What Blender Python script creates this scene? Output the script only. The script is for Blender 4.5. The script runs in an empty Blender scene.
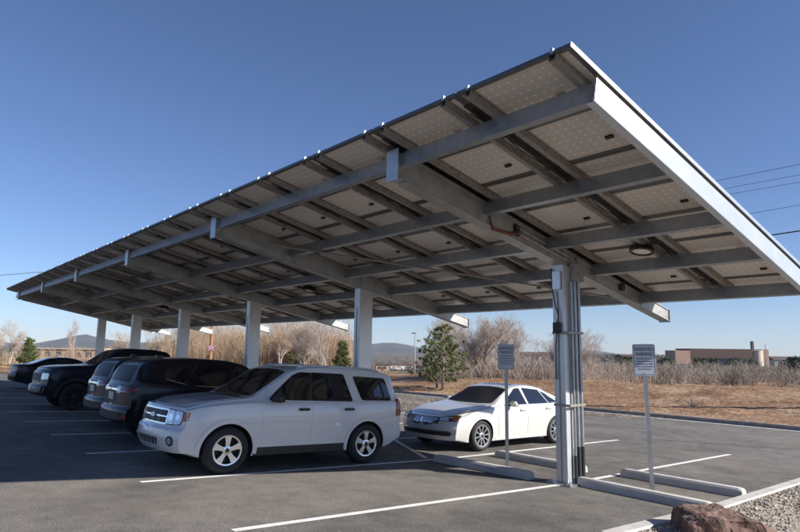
import bpy, bmesh, math, random
import numpy as np
from mathutils import Vector, Matrix, noise as mnoise
from mathutils.bvhtree import BVHTree
from mathutils.geometry import delaunay_2d_cdt

rnd = random.Random(7)
scene = bpy.context.scene
C = scene.collection

# ------------------------------------------------------------------ camera
CAM = Vector((-8.568, -5.723, 2.060)); YAW, PITCH, ROLL = 0.712, 0.1411, 0.0131
fw = Vector((math.sin(YAW)*math.cos(PITCH), math.cos(YAW)*math.cos(PITCH), math.sin(PITCH)))
rt = Vector((math.cos(YAW), -math.sin(YAW), 0)); up = rt.cross(fw)
r2 = rt*math.cos(ROLL) + up*math.sin(ROLL); u2 = -rt*math.sin(ROLL) + up*math.cos(ROLL)
cd = bpy.data.cameras.new('camera'); cam = bpy.data.objects.new('camera', cd); C.objects.link(cam)
M = Matrix.Identity(4)
for i in range(3):
    M[i][0], M[i][1], M[i][2], M[i][3] = r2[i], u2[i], -fw[i], CAM[i]
cam.matrix_world = M
cd.sensor_width = 36; cd.lens = 598.0/800*36; cd.clip_start = 0.1; cd.clip_end = 20000
scene.camera = cam

# ------------------------------------------------------------------ sky and sun
SUN_EL = math.radians(28.8)
TS = Vector((0.50*math.cos(SUN_EL), -0.866*math.cos(SUN_EL), math.sin(SUN_EL))).normalized()
world = bpy.data.worlds.new('World'); scene.world = world; world.use_nodes = True
wn = world.node_tree.nodes; wl = world.node_tree.links
sky = wn.new('ShaderNodeTexSky'); sky.sky_type = 'NISHITA'; sky.sun_disc = False
sky.sun_elevation = SUN_EL; sky.sun_rotation = math.atan2(TS.x, TS.y)
sky.altitude = 1600; sky.air_density = 1.0; sky.dust_density = 0.4; sky.ozone_density = 3.2
tint = wn.new('ShaderNodeMix'); tint.data_type = 'RGBA'; tint.blend_type = 'MULTIPLY'; tint.inputs[0].default_value = 1.0; tint.inputs[7].default_value = (0.90, 0.95, 1.13, 1)
wl.new(sky.outputs[0], tint.inputs[6]); wl.new(tint.outputs[2], wn['Background'].inputs[0]); wn['Background'].inputs[1].default_value = 0.066
sd = bpy.data.lights.new('sun', 'SUN'); sun = bpy.data.objects.new('sun', sd); C.objects.link(sun)
sd.energy = 5.0; sd.angle = math.radians(0.5); sd.color = (1.0, 0.95, 0.88)
sun.rotation_euler = TS.to_track_quat('Z', 'Y').to_euler(); sun.location = (40, -40, 40)
vs = scene.view_settings
vs.view_transform = 'Standard'; vs.look = 'None'; vs.gamma = 1; vs.exposure = 0.8; vs.use_curve_mapping = False

# ------------------------------------------------------------------ helpers
def new_obj(name, verts, faces, mat=None, parent=None, smooth=False, mats=None, midx=None):
    me = bpy.data.meshes.new(name)
    me.from_pydata([tuple(v) for v in verts], [], [tuple(f) for f in faces])
    for m in (mats or ([mat] if mat else [])): me.materials.append(m)
    if midx is not None: me.polygons.foreach_set('material_index', list(midx))
    if smooth:
        me.polygons.foreach_set('use_smooth', [True]*len(me.polygons))
    me.update()
    o = bpy.data.objects.new(name, me); C.objects.link(o)
    if parent: o.parent = parent
    return o
def bm_obj(name, bm, mat, parent=None, smooth=False, angle=None):
    me = bpy.data.meshes.new(name); bm.to_mesh(me); bm.free()
    for m in (mat if isinstance(mat, (list, tuple)) else [mat]): me.materials.append(m)
    if smooth:
        me.polygons.foreach_set('use_smooth', [True]*len(me.polygons))
        if angle: me.set_sharp_from_angle(angle=math.radians(angle))
    o = bpy.data.objects.new(name, me); C.objects.link(o)
    if parent: o.parent = parent
    return o
def link_copy(o, parent=None):
    c = o.copy(); C.objects.link(c)
    if parent: c.parent = parent
    return c
def copy_tree(o, parent=None):
    c = link_copy(o, parent)
    for ch in list(o.children): copy_tree(ch, c)
    return c
def empty(name, loc=(0, 0, 0), rot=(0, 0, 0)):
    o = bpy.data.objects.new(name, None); o.empty_display_size = 0.2; C.objects.link(o)
    o.location = loc; o.rotation_euler = rot
    return o
def tag(o, label, cat, group=None, kind=None):
    o['label'] = label
    if cat: o['category'] = cat
    if group: o['group'] = group
    if kind: o['kind'] = kind
    return o
def struct(o, label=None):
    o['kind'] = 'structure'
    if label: o['label'] = label
    return o
class MB:
    def __init__(s): s.v = []; s.f = []; s.m = []
    def add(s, v, f, m=0):
        n = len(s.v); s.v += [tuple(p) for p in v]; s.f += [tuple(i+n for i in q) for q in f]; s.m += [m]*len(f)
    def box(s, x0, x1, y0, y1, z0, z1, m=0):
        s.add([(x, y, z) for z in (z0, z1) for y in (y0, y1) for x in (x0, x1)],
              [(0, 2, 3, 1), (4, 5, 7, 6), (0, 1, 5, 4), (2, 6, 7, 3), (0, 4, 6, 2), (1, 3, 7, 5)], m)
    def tube(s, pts, rad, n=8, m=0, cap=True):
        pts = [Vector(p) for p in pts]; k = len(pts)
        rad = rad if isinstance(rad, (list, tuple)) else [rad]*k
        vs_, fs_ = [], []
        ref = Vector((0, 0, 1))
        d0 = (pts[-1]-pts[0]).normalized()
        if abs(d0.z) > .9: ref = Vector((1, 0, 0))
        for i, p in enumerate(pts):
            d = (pts[min(i+1, k-1)]-pts[max(i-1, 0)]).normalized()
            a = d.cross(ref).normalized(); b = d.cross(a)
            for j in range(n):
                t = 2*math.pi*j/n
                vs_.append(p+(a*math.cos(t)+b*math.sin(t))*rad[i])
        for i in range(k-1):
            for j in range(n):
                q = (j+1) % n
                fs_.append((i*n+j, i*n+q, (i+1)*n+q, (i+1)*n+j))
        if cap:
            fs_.append(tuple(range(n))); fs_.append(tuple((k-1)*n+j for j in reversed(range(n))))
        s.add(vs_, fs_, m)
    def lathe(s, prof, n=32, m=0, axis='y', cap=False):   # prof (r, h)
        k = len(prof); v = []; f = []
        for (r, h) in prof:
            for j in range(n):
                t = 2*math.pi*j/n; a, b = r*math.cos(t), r*math.sin(t)
                v.append((a, h, b) if axis == 'y' else (a, b, h))
        for i in range(k-1):
            for j in range(n):
                q = (j+1) % n; f.append((i*n+j, i*n+q, (i+1)*n+q, (i+1)*n+j))
        if cap:
            f.append(tuple(range(n))); f.append(tuple((k-1)*n+j for j in reversed(range(n))))
        s.add(v, f, m)
    def build(s, name, mats, parent=None, smooth=False, angle=None, bevel=0):
        mats = mats if isinstance(mats, (list, tuple)) else [mats]
        o = new_obj(name, s.v, s.f, mats=mats, midx=s.m, parent=parent)
        if bevel:
            bm = bmesh.new(); bm.from_mesh(o.data)
            bmesh.ops.bevel(bm, geom=[e for e in bm.edges if e.is_manifold and e.calc_face_angle(0) > .5], offset=bevel, segments=2, affect='EDGES', profile=.6)
            bm.to_mesh(o.data); bm.free()
        bm = bmesh.new(); bm.from_mesh(o.data); bmesh.ops.recalc_face_normals(bm, faces=bm.faces); bm.to_mesh(o.data); bm.free()
        if smooth:
            o.data.polygons.foreach_set('use_smooth', [True]*len(o.data.polygons))
            o.data.set_sharp_from_angle(angle=math.radians(angle or 35))
        return o

# ------------------------------------------------------------------ materials
def mat(name, col, rough=.6, metal=0, spec=.5, coat=0, var=0, vscale=5, bump=0, bscale=40, col2=None, detail=4, coords='Object', rvar=0):
    m = bpy.data.materials.new(name); m.use_nodes = True
    nt = m.node_tree; n = nt.nodes; l = nt.links; b = n['Principled BSDF']
    b.inputs['Base Color'].default_value = (*col, 1); b.inputs['Roughness'].default_value = rough
    b.inputs['Metallic'].default_value = metal; b.inputs['Specular IOR Level'].default_value = spec
    if coat: b.inputs['Coat Weight'].default_value = coat; b.inputs['Coat Roughness'].default_value = .05
    tc = n.new('ShaderNodeTexCoord')
    if var or col2:
        t = n.new('ShaderNodeTexNoise'); t.inputs['Scale'].default_value = vscale; t.inputs['Detail'].default_value = detail
        l.new(tc.outputs[coords], t.inputs['Vector'])
        r = n.new('ShaderNodeValToRGB')
        c2 = col2 or tuple(min(1, c*(1+var)) for c in col); c1 = col if col2 else tuple(c*(1-var) for c in col)
        r.color_ramp.elements[0].position = .32; r.color_ramp.elements[1].position = .68
        r.color_ramp.elements[0].color = (*c1, 1); r.color_ramp.elements[1].color = (*c2, 1)
        l.new(t.outputs[0], r.inputs[0]); l.new(r.outputs[0], b.inputs['Base Color'])
        if rvar:
            mr = n.new('ShaderNodeMapRange'); mr.inputs[3].default_value = rough-rvar; mr.inputs[4].default_value = rough+rvar
            l.new(t.outputs[0], mr.inputs[0]); l.new(mr.outputs[0], b.inputs['Roughness'])
    if bump:
        t2 = n.new('ShaderNodeTexNoise'); t2.inputs['Scale'].default_value = bscale; t2.inputs['Detail'].default_value = 6
        l.new(tc.outputs[coords], t2.inputs['Vector'])
        bp = n.new('ShaderNodeBump'); bp.inputs['Strength'].default_value = bump; bp.inputs['Distance'].default_value = .02
        l.new(t2.outputs[0], bp.inputs['Height']); l.new(bp.outputs[0], b.inputs['Normal'])
    return m
MT = {}
MT['galv'] = mat('galvanized_steel', (.38, .39, .40), .38, .8, var=.10, vscale=9, bump=.04, bscale=60, rvar=.08)
MT['galv_col'] = mat('galvanized_tube', (.58, .59, .60), .38, .5, var=.06, vscale=4, bump=.02, bscale=40, rvar=.06)
MT['galv_dull'] = mat('galvanized_dull', (.30, .27, .24), .5, .4, var=.2, vscale=14, bump=.05, bscale=50)
MT['alu'] = mat('aluminium', (.62, .63, .64), .35, .85, var=.08, vscale=20)
MT['frame'] = mat('anodised_frame', (.16, .15, .14), .42, .7)
MT['fascia'] = mat('fascia_white_metal', (.55, .57, .60), .35, .55, var=.06, vscale=3, bump=.03, bscale=8)
MT['paint_line'] = mat('road_paint', (.66, .65, .62), .75, var=.0, col2=(.78, .77, .74), vscale=9, bump=.2, bscale=120)
MT['concrete'] = mat('concrete', (.43, .41, .38), .85, var=0, col2=(.56, .53, .49), vscale=4, bump=.25, bscale=70)
MT['kerb'] = mat('kerb_concrete', (.17, .155, .14), .88, col2=(.25, .23, .21), vscale=2.5, bump=.25, bscale=60)
MT['rubber'] = mat('tyre_rubber', (.018, .018, .019), .8, bump=.1, bscale=80)
MT['plastic'] = mat('black_plastic', (.02, .02, .021), .55, bump=.05, bscale=200)
MT['rim'] = mat('alloy', (.66, .67, .68), .22, .9)
MT['dark_rim'] = mat('dark_alloy', (.06, .06, .065), .35, .8)
MT['chrome'] = mat('chrome', (.8, .8, .8), .1, 1)
MT['glass'] = mat('tinted_glass', (.008, .009, .011), .03, 0, .6, coat=.3)
MT['glass_shade'] = mat('windshield_glass', (.014, .012, .011), .32, 0, .06)
MT['glass_blue'] = mat('side_glass', (.012, .015, .024), .03, 0, .7, coat=.4)
MT['lens'] = mat('headlamp_lens', (.55, .58, .62), .12, .5, coat=1)
MT['amber'] = mat('amber_lens', (.45, .10, .012), .15, 0, coat=1)
MT['red'] = mat('red_lens', (.22, .008, .010), .2, 0, coat=.6)
MT['clear'] = mat('clear_lens', (.7, .68, .68), .15, .1, coat=1)
MT['white'] = mat('white_paint', (.60, .61, .62), .3, 0, coat=1, var=.03, vscale=2)
MT['pearl'] = mat('pearl_white_paint', (.52, .51, .49), .28, 0, coat=1, var=.02, vscale=2)
MT['black_paint'] = mat('black_paint', (.006, .006, .009), .35, .0, .3, coat=.35)
MT['navy_paint'] = mat('navy_paint', (.008, .008, .016), .35, 0, .3, coat=.35)
MT['grey_paint'] = mat('charcoal_paint', (.010, .010, .013), .35, 0, .3, coat=.35)
MT['plate'] = mat('plate', (.55, .56, .5), .4, 0)
MT['oval'] = mat('badge_blue', (.03, .06, .18), .2, .3, coat=1)
MT['black_metal'] = mat('black_fixture', (.03, .028, .026), .5, .3)
MT['rust'] = mat('copper_cable', (.16, .05, .025), .6, .1)
MT['wood_pole'] = mat('treated_wood', (.26, .13, .055), .85, col2=(.36, .19, .08), vscale=6, bump=.3, bscale=40)
MT['wire'] = mat('cable_black', (.02, .02, .022), .6)
MT['bark_grey'] = mat('grey_bark', (.24, .20, .175), .9, col2=(.36, .31, .27), vscale=3)
MT['twig'] = mat('bare_twig', (.33, .265, .225), .9, col2=(.48, .40, .345), vscale=1.2)
MT['twig_tan'] = mat('tan_twig', (.33, .235, .15), .9, col2=(.46, .34, .23), vscale=.6)
MT['twig_grey'] = mat('grey_shrub', (.27, .225, .18), .9, col2=(.40, .335, .27), vscale=.5)
MT['bark_dark'] = mat('dark_shrub', (.12, .095, .075), .9, col2=(.2, .16, .13), vscale=.5)
MT['needles'] = mat('pine_needles', (.07, .10, .028), .7, col2=(.17, .185, .055), vscale=1.6)
MT['juniper'] = mat('juniper', (.035, .05, .025), .8, col2=(.07, .09, .04), vscale=2)
MT['dry_grass'] = mat('dry_grass', (.36, .25, .13), .9, col2=(.50, .38, .22), vscale=1.5)
MT['gravel'] = mat('gravel', (.22, .18, .14), .9, col2=(.48, .41, .33), vscale=11, bump=.4, bscale=60)
MT['boulder'] = mat('boulder', (.075, .045, .035), .92, col2=(.24, .145, .11), vscale=6, bump=1.0, bscale=22, detail=8)

def asphalt():
    m = bpy.data.materials.new('asphalt'); m.use_nodes = True
    n = m.node_tree.nodes; l = m.node_tree.links; b = n['Principled BSDF']
    b.inputs['Roughness'].default_value = .88; b.inputs['Specular IOR Level'].default_value = .25
    tc = n.new('ShaderNodeTexCoord')
    def nz(s, d=5, dist=0):
        t = n.new('ShaderNodeTexNoise'); t.inputs['Scale'].default_value = s; t.inputs['Detail'].default_value = d
        t.inputs['Distortion'].default_value = dist; l.new(tc.outputs['Object'], t.inputs['Vector']); return t
    def ramp(t, p0, c0, p1, c1):
        r = n.new('ShaderNodeValToRGB'); r.color_ramp.elements[0].position = p0; r.color_ramp.elements[1].position = p1
        r.color_ramp.elements[0].color = (*c0, 1); r.color_ramp.elements[1].color = (*c1, 1); l.new(t.outputs[0], r.inputs[0]); return r
    def mix(kind, fac, a, bb):
        x = n.new('ShaderNodeMix'); x.data_type = 'RGBA'; x.blend_type = kind
        if hasattr(fac, 'outputs'): l.new(fac.outputs[0], x.inputs[0])
        else: x.inputs[0].default_value = fac
        l.new(a.outputs[2] if a.bl_idname == 'ShaderNodeMix' else a.outputs[0], x.inputs[6])
        l.new(bb.outputs[2] if bb.bl_idname == 'ShaderNodeMix' else bb.outputs[0], x.inputs[7]); return x
    base = ramp(nz(.45, 6, .4), .3, (.112, .106, .100), .7, (.19, .18, .167))
    mid = ramp(nz(3.5, 6), .3, (.72, .72, .72), .7, (1.12, 1.1, 1.08))
    fine = ramp(nz(95, 3), .35, (.55, .55, .55), .68, (1.5, 1.48, 1.45))
    x = mix('MULTIPLY', 1, base, mid); x = mix('MULTIPLY', .85, x, fine)
    # dusty patch of settled silt
    dustf = ramp(nz(.30, 5, .8), .50, (0, 0, 0), .72, (.5, .5, .5))
    dcol = n.new('ShaderNodeRGB'); dcol.outputs[0].default_value = (.26, .225, .185, 1)
    x = mix('MIX', dustf, x, dcol)
    x = mix('MULTIPLY', .6, x, fine)
    # oil drips
    oil = ramp(nz(.9, 3, .2), .70, (1, 1, 1), .80, (.6, .6, .6)); x = mix('MULTIPLY', .8, x, oil)
    l.new(x.outputs[2], b.inputs['Base Color'])
    bp = n.new('ShaderNodeBump'); bp.inputs['Strength'].default_value = .35; bp.inputs['Distance'].default_value = .01
    l.new(nz(160, 3).outputs[0], bp.inputs['Height']); l.new(bp.outputs[0], b.inputs['Normal'])
    return m
MT['asphalt'] = asphalt()

def earth():
    m = bpy.data.materials.new('dirt'); m.use_nodes = True
    n = m.node_tree.nodes; l = m.node_tree.links; b = n['Principled BSDF']
    b.inputs['Roughness'].default_value = .95; b.inputs['Specular IOR Level'].default_value = .1
    tc = n.new('ShaderNodeTexCoord')
    def nz(s, d=6):
        t = n.new('ShaderNodeTexNoise'); t.inputs['Scale'].default_value = s; t.inputs['Detail'].default_value = d
        l.new(tc.outputs['Object'], t.inputs['Vector']); return t
    r = n.new('ShaderNodeValToRGB'); e = r.color_ramp.elements
    e[0].position = .3; e[0].color = (.20, .118, .072, 1); e[1].position = .7; e[1].color = (.36, .27, .19, 1)
    k = e.new(.5); k.color = (.28, .175, .11, 1)
    l.new(nz(.35).outputs[0], r.inputs[0])
    r2_ = n.new('ShaderNodeValToRGB'); r2_.color_ramp.elements[0].position = .35; r2_.color_ramp.elements[1].position = .65
    r2_.color_ramp.elements[0].color = (.65, .62, .6, 1); r2_.color_ramp.elements[1].color = (1.25, 1.22, 1.2, 1)
    l.new(nz(4).outputs[0], r2_.inputs[0])
    x = n.new('ShaderNodeMix'); x.data_type = 'RGBA'; x.blend_type = 'MULTIPLY'; x.inputs[0].default_value = 1
    l.new(r.outputs[0], x.inputs[6]); l.new(r2_.outputs[0], x.inputs[7]); l.new(x.outputs[2], b.inputs['Base Color'])
    bp = n.new('ShaderNodeBump'); bp.inputs['Strength'].default_value = .8; bp.inputs['Distance'].default_value = .08
    l.new(nz(6).outputs[0], bp.inputs['Height']); l.new(bp.outputs[0], b.inputs['Normal'])
    return m
MT['dirt'] = earth()
MT['scrub'] = mat('scrubland', (.06, .055, .038), .95, col2=(.15, .12, .085), vscale=.09, detail=8)
MT['mountain'] = mat('forested_mountain', (.028, .032, .026), .95, col2=(.075, .068, .058), vscale=.004, detail=9)

def module_back():
    m = bpy.data.materials.new('module_back'); m.use_nodes = True
    n = m.node_tree.nodes; l = m.node_tree.links; b = n['Principled BSDF']
    b.inputs['Roughness'].default_value = .35
    tc = n.new('ShaderNodeTexCoord'); sx = n.new('ShaderNodeSeparateXYZ'); l.new(tc.outputs['Object'], sx.inputs[0])
    def mth(op, a, bv=None):
        q = n.new('ShaderNodeMath'); q.operation = op
        for i, v in enumerate((a, bv)):
            if v is None: continue
            if isinstance(v, (int, float)): q.inputs[i].default_value = v
            else: l.new(v, q.inputs[i])
        return q.outputs[0]
    def cell(o, p): return mth('ABSOLUTE', mth('SUBTRACT', mth('FRACT', mth('ADD', mth('DIVIDE', o, p), 50.0)), .5))
    fx = cell(sx.outputs[0], .1085); fy = cell(sx.outputs[1], .1085)
    dia = mth('GREATER_THAN', mth('ADD', fx, fy), .84)
    gap = mth('GREATER_THAN', mth('MAXIMUM', fx, fy), .488)
    fac = mth('MAXIMUM', dia, mth('MULTIPLY', gap, .3))
    t = n.new('ShaderNodeTexNoise'); t.inputs['Scale'].default_value = 1.7; t.inputs['Detail'].default_value = 4; l.new(tc.outputs['Object'], t.inputs[0])
    r = n.new('ShaderNodeValToRGB'); r.color_ramp.elements[0].color = (.56, .50, .44, 1); r.color_ramp.elements[1].color = (.66, .60, .54, 1)
    l.new(t.outputs[0], r.inputs[0])
    x = n.new('ShaderNodeMix'); x.data_type = 'RGBA'; l.new(fac, x.inputs[0]); l.new(r.outputs[0], x.inputs[6]); x.inputs[7].default_value = (.88, .87, .84, 1)
    l.new(x.outputs[2], b.inputs['Base Color'])
    return m
MT['module_back'] = module_back()
MT['module_glass'] = mat('module_glass', (.008, .01, .025), .08, 0, .6)

# ------------------------------------------------------------------ ground heights
def gz(x, y=0):
    if x < -25: return .051*25
    return -.051*x if x < 0 else -.0285*x
LY = 47.0
KX = 15.2                       # far kerb of the lot
def fbm(x, y, s, o=4): return mnoise.fractal(Vector((x*s, y*s, 3.7)), 1.0, 2.0, o)
def tz(x, y):                   # terrain beyond the kerb
    d = x-(KX+.2)
    if d <= 0: return -.31
    r = math.hypot(x, y)
    z = -.31 + .55*min(1, d/9.0)**1.2 - .5*max(0, min(1, (d-9)/25.0))
    z += .14*fbm(x, y, .22)*min(1, d/2.0) + (.05*fbm(x, y, 1.1, 3)*min(1, d/1.5) if d < 40 else 0)
    if r > 90: z += -1.3*min(1, (r-90)/160.0) + 1.2*fbm(x, y, .012)*min(1, (r-90)/120.0)
    fwd = (x-CAM.x)*math.sin(YAW)+(y-CAM.y)*math.cos(YAW); lat = (x-CAM.x)*math.cos(YAW)-(y-CAM.y)*math.sin(YAW)
    if fwd > 50:                # side valley towards the houses
        a = lat/fwd*604; z -= 5.8*math.exp(-((a-8)/75.0)**4)*min(1.6, max(0, (fwd-50)/240.0))
    return z

# ------------------------------------------------------------------ the setting
def grid_mesh(name, xs, ys, zf, m, smooth=True):
    v = [(x, y, zf(x, y)) for y in ys for x in xs]; nx = len(xs)
    f = [(j*nx+i, j*nx+i+1, (j+1)*nx+i+1, (j+1)*nx+i) for j in range(len(ys)-1) for i in range(nx-1)]
    return new_obj(name, v, f, m, smooth=smooth)
lot = grid_mesh('parking_lot', [-60, -25, -12, 0, KX-.0], [-70, -30, 0, 30, LY], gz, MT['asphalt'], False); struct(lot, 'grey worn asphalt of the parking lot')
# terrain: near bank in fine squares, far land in a wide sheet
def frange(a, b, s):
    return [a+i*(b-a)/max(1, round((b-a)/s)) for i in range(int(max(1, round((b-a)/s)))+1)]
xs = frange(KX+.19, 27, .15)+frange(27, 30, .3)[1:]+frange(30, 60, 1.5)[1:]
ys = frange(-16, -3, .4)+frange(-3, 9, .15)[1:]+frange(9, 14, .4)[1:]+frange(14, 90, 1.0)[1:]
bank = grid_mesh('dirt_bank', xs, ys, tz, MT['dirt']); struct(bank, 'reddish brown dirt bank behind the kerb')
def farfield(x, y):              # dirt beyond the far end of the lot
    return gz(min(x, KX))+.05+.16*fbm(x, y, .15)*min(1, (y-LY)/4.0)+.10*min(1, (y-LY)/3.0)
def land(x, y):
    if x > KX+.19: return tz(x, y)
    if y > LY: return farfield(x, y)
    return gz(x)
field = grid_mesh('dirt_field', frange(-60, KX+.6, 1.5), frange(LY, 90, 1.0), farfield, MT['dirt']); struct(field, 'tan dirt beyond the far end of the lot')
def farz(x, y):
    if -60 < x < 60 and -70 < y < 90: return -3.2 if x < KX+.3 else tz(x, y)-.35
    return tz(max(x, KX+1), y)-.05
fx_ = sorted(set([-6000, -3000, -1500, -800, -400, -200, -100, -62, -59] + [15, 15.3] + frange(20, 60, 8) + [61] + frange(70, 400, 15) + [500, 700, 1000, 1600, 2600, 4000, 6000]))
fy_ = sorted(set([-6000, -3000, -1500, -800, -400, -200, -100, -71, -69] + frange(-60, 88, 8) + [89, 91] + frange(100, 400, 15) + [500, 700, 1000, 1600, 2600, 4000, 6000]))
ground = grid_mesh('ground', fx_, fy_, farz, MT['scrub']); struct(ground, 'open dry ground reaching to the hills')

# kerb along the far side of the lot
def strip(name, prof, y0, y1, m, step=6.0):
    ys_ = frange(y0, y1, step); k = len(prof); v = [(x, y, z) for y in ys_ for (x, z) in prof]; f = []
    for j in range(len(ys_)-1):
        for i in range(k-1): f.append((j*k+i, j*k+i+1, (j+1)*k+i+1, (j+1)*k+i))
    f.append(tuple(range(k))); f.append(tuple((len(ys_)-1)*k+i for i in reversed(range(k))))
    return new_obj(name, v, f, m)
zk = gz(KX)
struct(strip('kerb', [(KX, zk-.2), (KX, zk+.12), (KX+.03, zk+.145), (KX+.17, zk+.145), (KX+.20, zk+.12), (KX+.2, zk-.2)], -60, LY, MT['kerb']), 'long concrete kerb between asphalt and dirt bank')
struct(strip('gutter', [(KX-.34, gz(KX-.34)-.05), (KX-.34, gz(KX-.34)+.004), (KX-.002, zk+.006), (KX-.002, zk-.05)], -60, LY, MT['concrete']), 'pale concrete gutter at the foot of the kerb')

# painted stall lines
def lot_line(name, p0, p1, w, label, dz=.004):
    p0, p1 = Vector(p0), Vector(p1); d = (p1-p0).normalized(); nrm = Vector((-d.y, d.x))*w/2
    ts = [0.0, 1.0]
    if p0.x*p1.x < 0: ts.insert(1, -p0.x/(p1.x-p0.x))
    v, f = [], []
    for i, t in enumerate(ts):
        p = p0.lerp(p1, t)
        for s in (1, -1):
            q = p+nrm*s; v.append((q.x, q.y, gz(q.x)+dz))
        if i: f.append((2*i-2, 2*i-1, 2*i+1, 2*i))
    o = new_obj(name, v, f, MT['paint_line']); struct(o, label); return o
for k in range(0, 12):
    Y = 2.75*k
    lot_line('stall_line', (-5.75, Y), (6.4, Y), .105, 'white painted parking stall line')
lot_line('aisle_line', (1.0, 5.55), (-0.35, 2.95), .1, 'white painted diagonal line in front of the sedan')

# ------------------------------------------------------------------ solar carport
SLP = .2274; AL = math.atan(SLP); CA, SA = math.cos(AL), math.sin(AL)
X0, Z0 = -4.16, 4.78                       # underside of modules at the high eave
YE, PY, NY, NR = -2.90, 1.42, 22, 8
YF = YE+PY*NY
def zp(x): return Z0-SLP*(x-X0)
carport = empty('solar_carport', (0, 0, 0))
tag(carport, 'long galvanized steel carport roofed with rows of solar panels', 'carport')
def slope_pt(s, y, n): return (X0+s*CA+n*SA, y, Z0-s*SA+n*CA)
ROTS = (0, AL, 0)                          # local x along slope, z normal
SP = 7.40/NR
# modules
mb = MB(); hx, hy, tk = SP/2-.004, PY/2-.004, .042
mb.box(-hx+.028, hx-.028, -hy+.028, hy-.028, .010, .016, 0)
mb.box(-hx+.028, hx-.028, -hy+.028, hy-.028, .034, .038, 1)
for (a, b, c_, d) in ((-hx, -hx+.045, -hy, hy), (hx-.045, hx, -hy, hy), (-hx+.045, hx-.045, -hy, -hy+.045), (-hx+.045, hx-.045, hy-.045, hy)):
    mb.box(a, b, c_, d, 0, tk, 2)
panel0 = mb.build('solar_panel', [MT['module_back'], MT['module_glass'], MT['frame']], carport)
mb = MB(); mb.box(-.022, .022, -.045, .045, -.018, .0095)
jb0 = mb.build('junction_box', MT['black_metal'], panel0); jb0.location = (.30*hx, -.32*hy, 0)
first = True
for j in range(NY):
    for i in range(NR):
        p = panel0 if first else link_copy(panel0, carport)
        q = jb0 if first else link_copy(jb0, p)
        first = False
        p.location = slope_pt((i+.5)*SP, YE+(j+.5)*PY, 0); p.rotation_euler = ROTS
# rails: one pair at every joint between panel columns
mb = MB(); L = 7.05
prof = [(-.055, -.002), (-.035, -.002), (-.03, -.062), (.03, -.062), (.035, -.002), (.055, -.002), (.055, -.006), (.039, -.006), (.033, -.067), (-.033, -.067), (-.039, -.006), (-.055, -.006)]
k = len(prof); v = [(x, y, z) for x in (.01, L) for (y, z) in prof]
f = [(i, (i+1) % k, k+(i+1) % k, k+i) for i in range(k)]
mb.add(v, f); rail0 = mb.build('rail', MT['galv_dull'], carport)
mb = MB(); mb.box(-.012, .012, -.014, .014, -.005, .052); mb.tube([(-.0, 0, .05), (-.0, 0, .064)], .008, 6)
clamp0 = mb.build('clamp', MT['alu'], carport)
ry = [YE+.19]
for j in range(1, NY): ry += [YE+j*PY-.18, YE+j*PY+.18]
ry.append(YF-.19)
for i, y in enumerate(ry):
    r = rail0 if i == 0 else link_copy(rail0, carport); r.location = slope_pt(0, y, 0); r.rotation_euler = ROTS
    c_ = clamp0 if i == 0 else link_copy(clamp0, carport); c_.location = slope_pt(0.0, y, 0); c_.rotation_euler = ROTS
# dc cable bundle running between each pair of rails
mb = MB()
for q in range(3):
    pts = [(.3+ .46*i, .03*math.sin(i*1.7+q*2.1)+.012*q, -.03-.018*abs(math.sin(i*.9+q))) for i in range(15)]
    mb.tube(pts, .008, 5)
mb.box(.2, 6.9, -.055, .055, -.012, -.004)
cb0 = mb.build('cable_tray', [MT['black_metal']], carport)
for j in range(1, NY):
    c_ = cb0 if j == 1 else link_copy(cb0, carport); c_.location = slope_pt(0, YE+j*PY, 0); c_.rotation_euler = ROTS
# purlins (C channels running the whole length)
def purlin(xc, bottom_off, flange, m):
    s = (xc-X0)/CA
    t = -.069; b = -bottom_off
    prof = [(0, t), (flange, t), (flange, t-.025), (flange-.006, t-.025), (flange-.006, t-.006), (.006, t-.006), (.006, b+.006), (flange-.006, b+.006), (flange-.006, b+.025), (flange, b+.025), (flange, b), (0, b)]
    k = len(prof); v = []
    for y in (YE+.05, YF-.05):
        for (x, z) in prof: v.append((x, y, z))
    f = [(i, (i+1) % k, k+(i+1) % k, k+i) for i in range(k)]
    mb = MB(); mb.add(v, f); o = mb.build('purlin', m, carport); o.location = slope_pt(s, 0, 0); o.rotation_euler = ROTS
    return o
PX = [-3.68, -2.06, -.587, .73, 2.37]
for i, x in enumerate(PX): purlin(x, .27 if i else .275, .085, MT['galv'])
# end fascias
def end_fascia(y0, y1):
    mb = MB(); s0, s1 = (-3.685-X0)/CA, 7.3
    mb.box(s0, s1, y0, y1, -.285, -.03); mb.box(s0, s1, y0, y0+.09 if y0 < 0 else y1, -.292, -.286)
    o = mb.build('end_fascia', MT['fascia'], carport, bevel=.003); o.location = slope_pt(0, 0, 0); o.rotation_euler = ROTS
end_fascia(YE+.015, YE+.04); end_fascia(YF-.04, YF-.015)
# closure trim along the sunlit edge of the modules
mb = MB(); mb.box(0, 7.40, -.006, 0, -.004, .047); o = mb.build('edge_trim', MT['alu'], carport); o.location = slope_pt(0, YE-.004, 0); o.rotation_euler = ROTS

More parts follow.
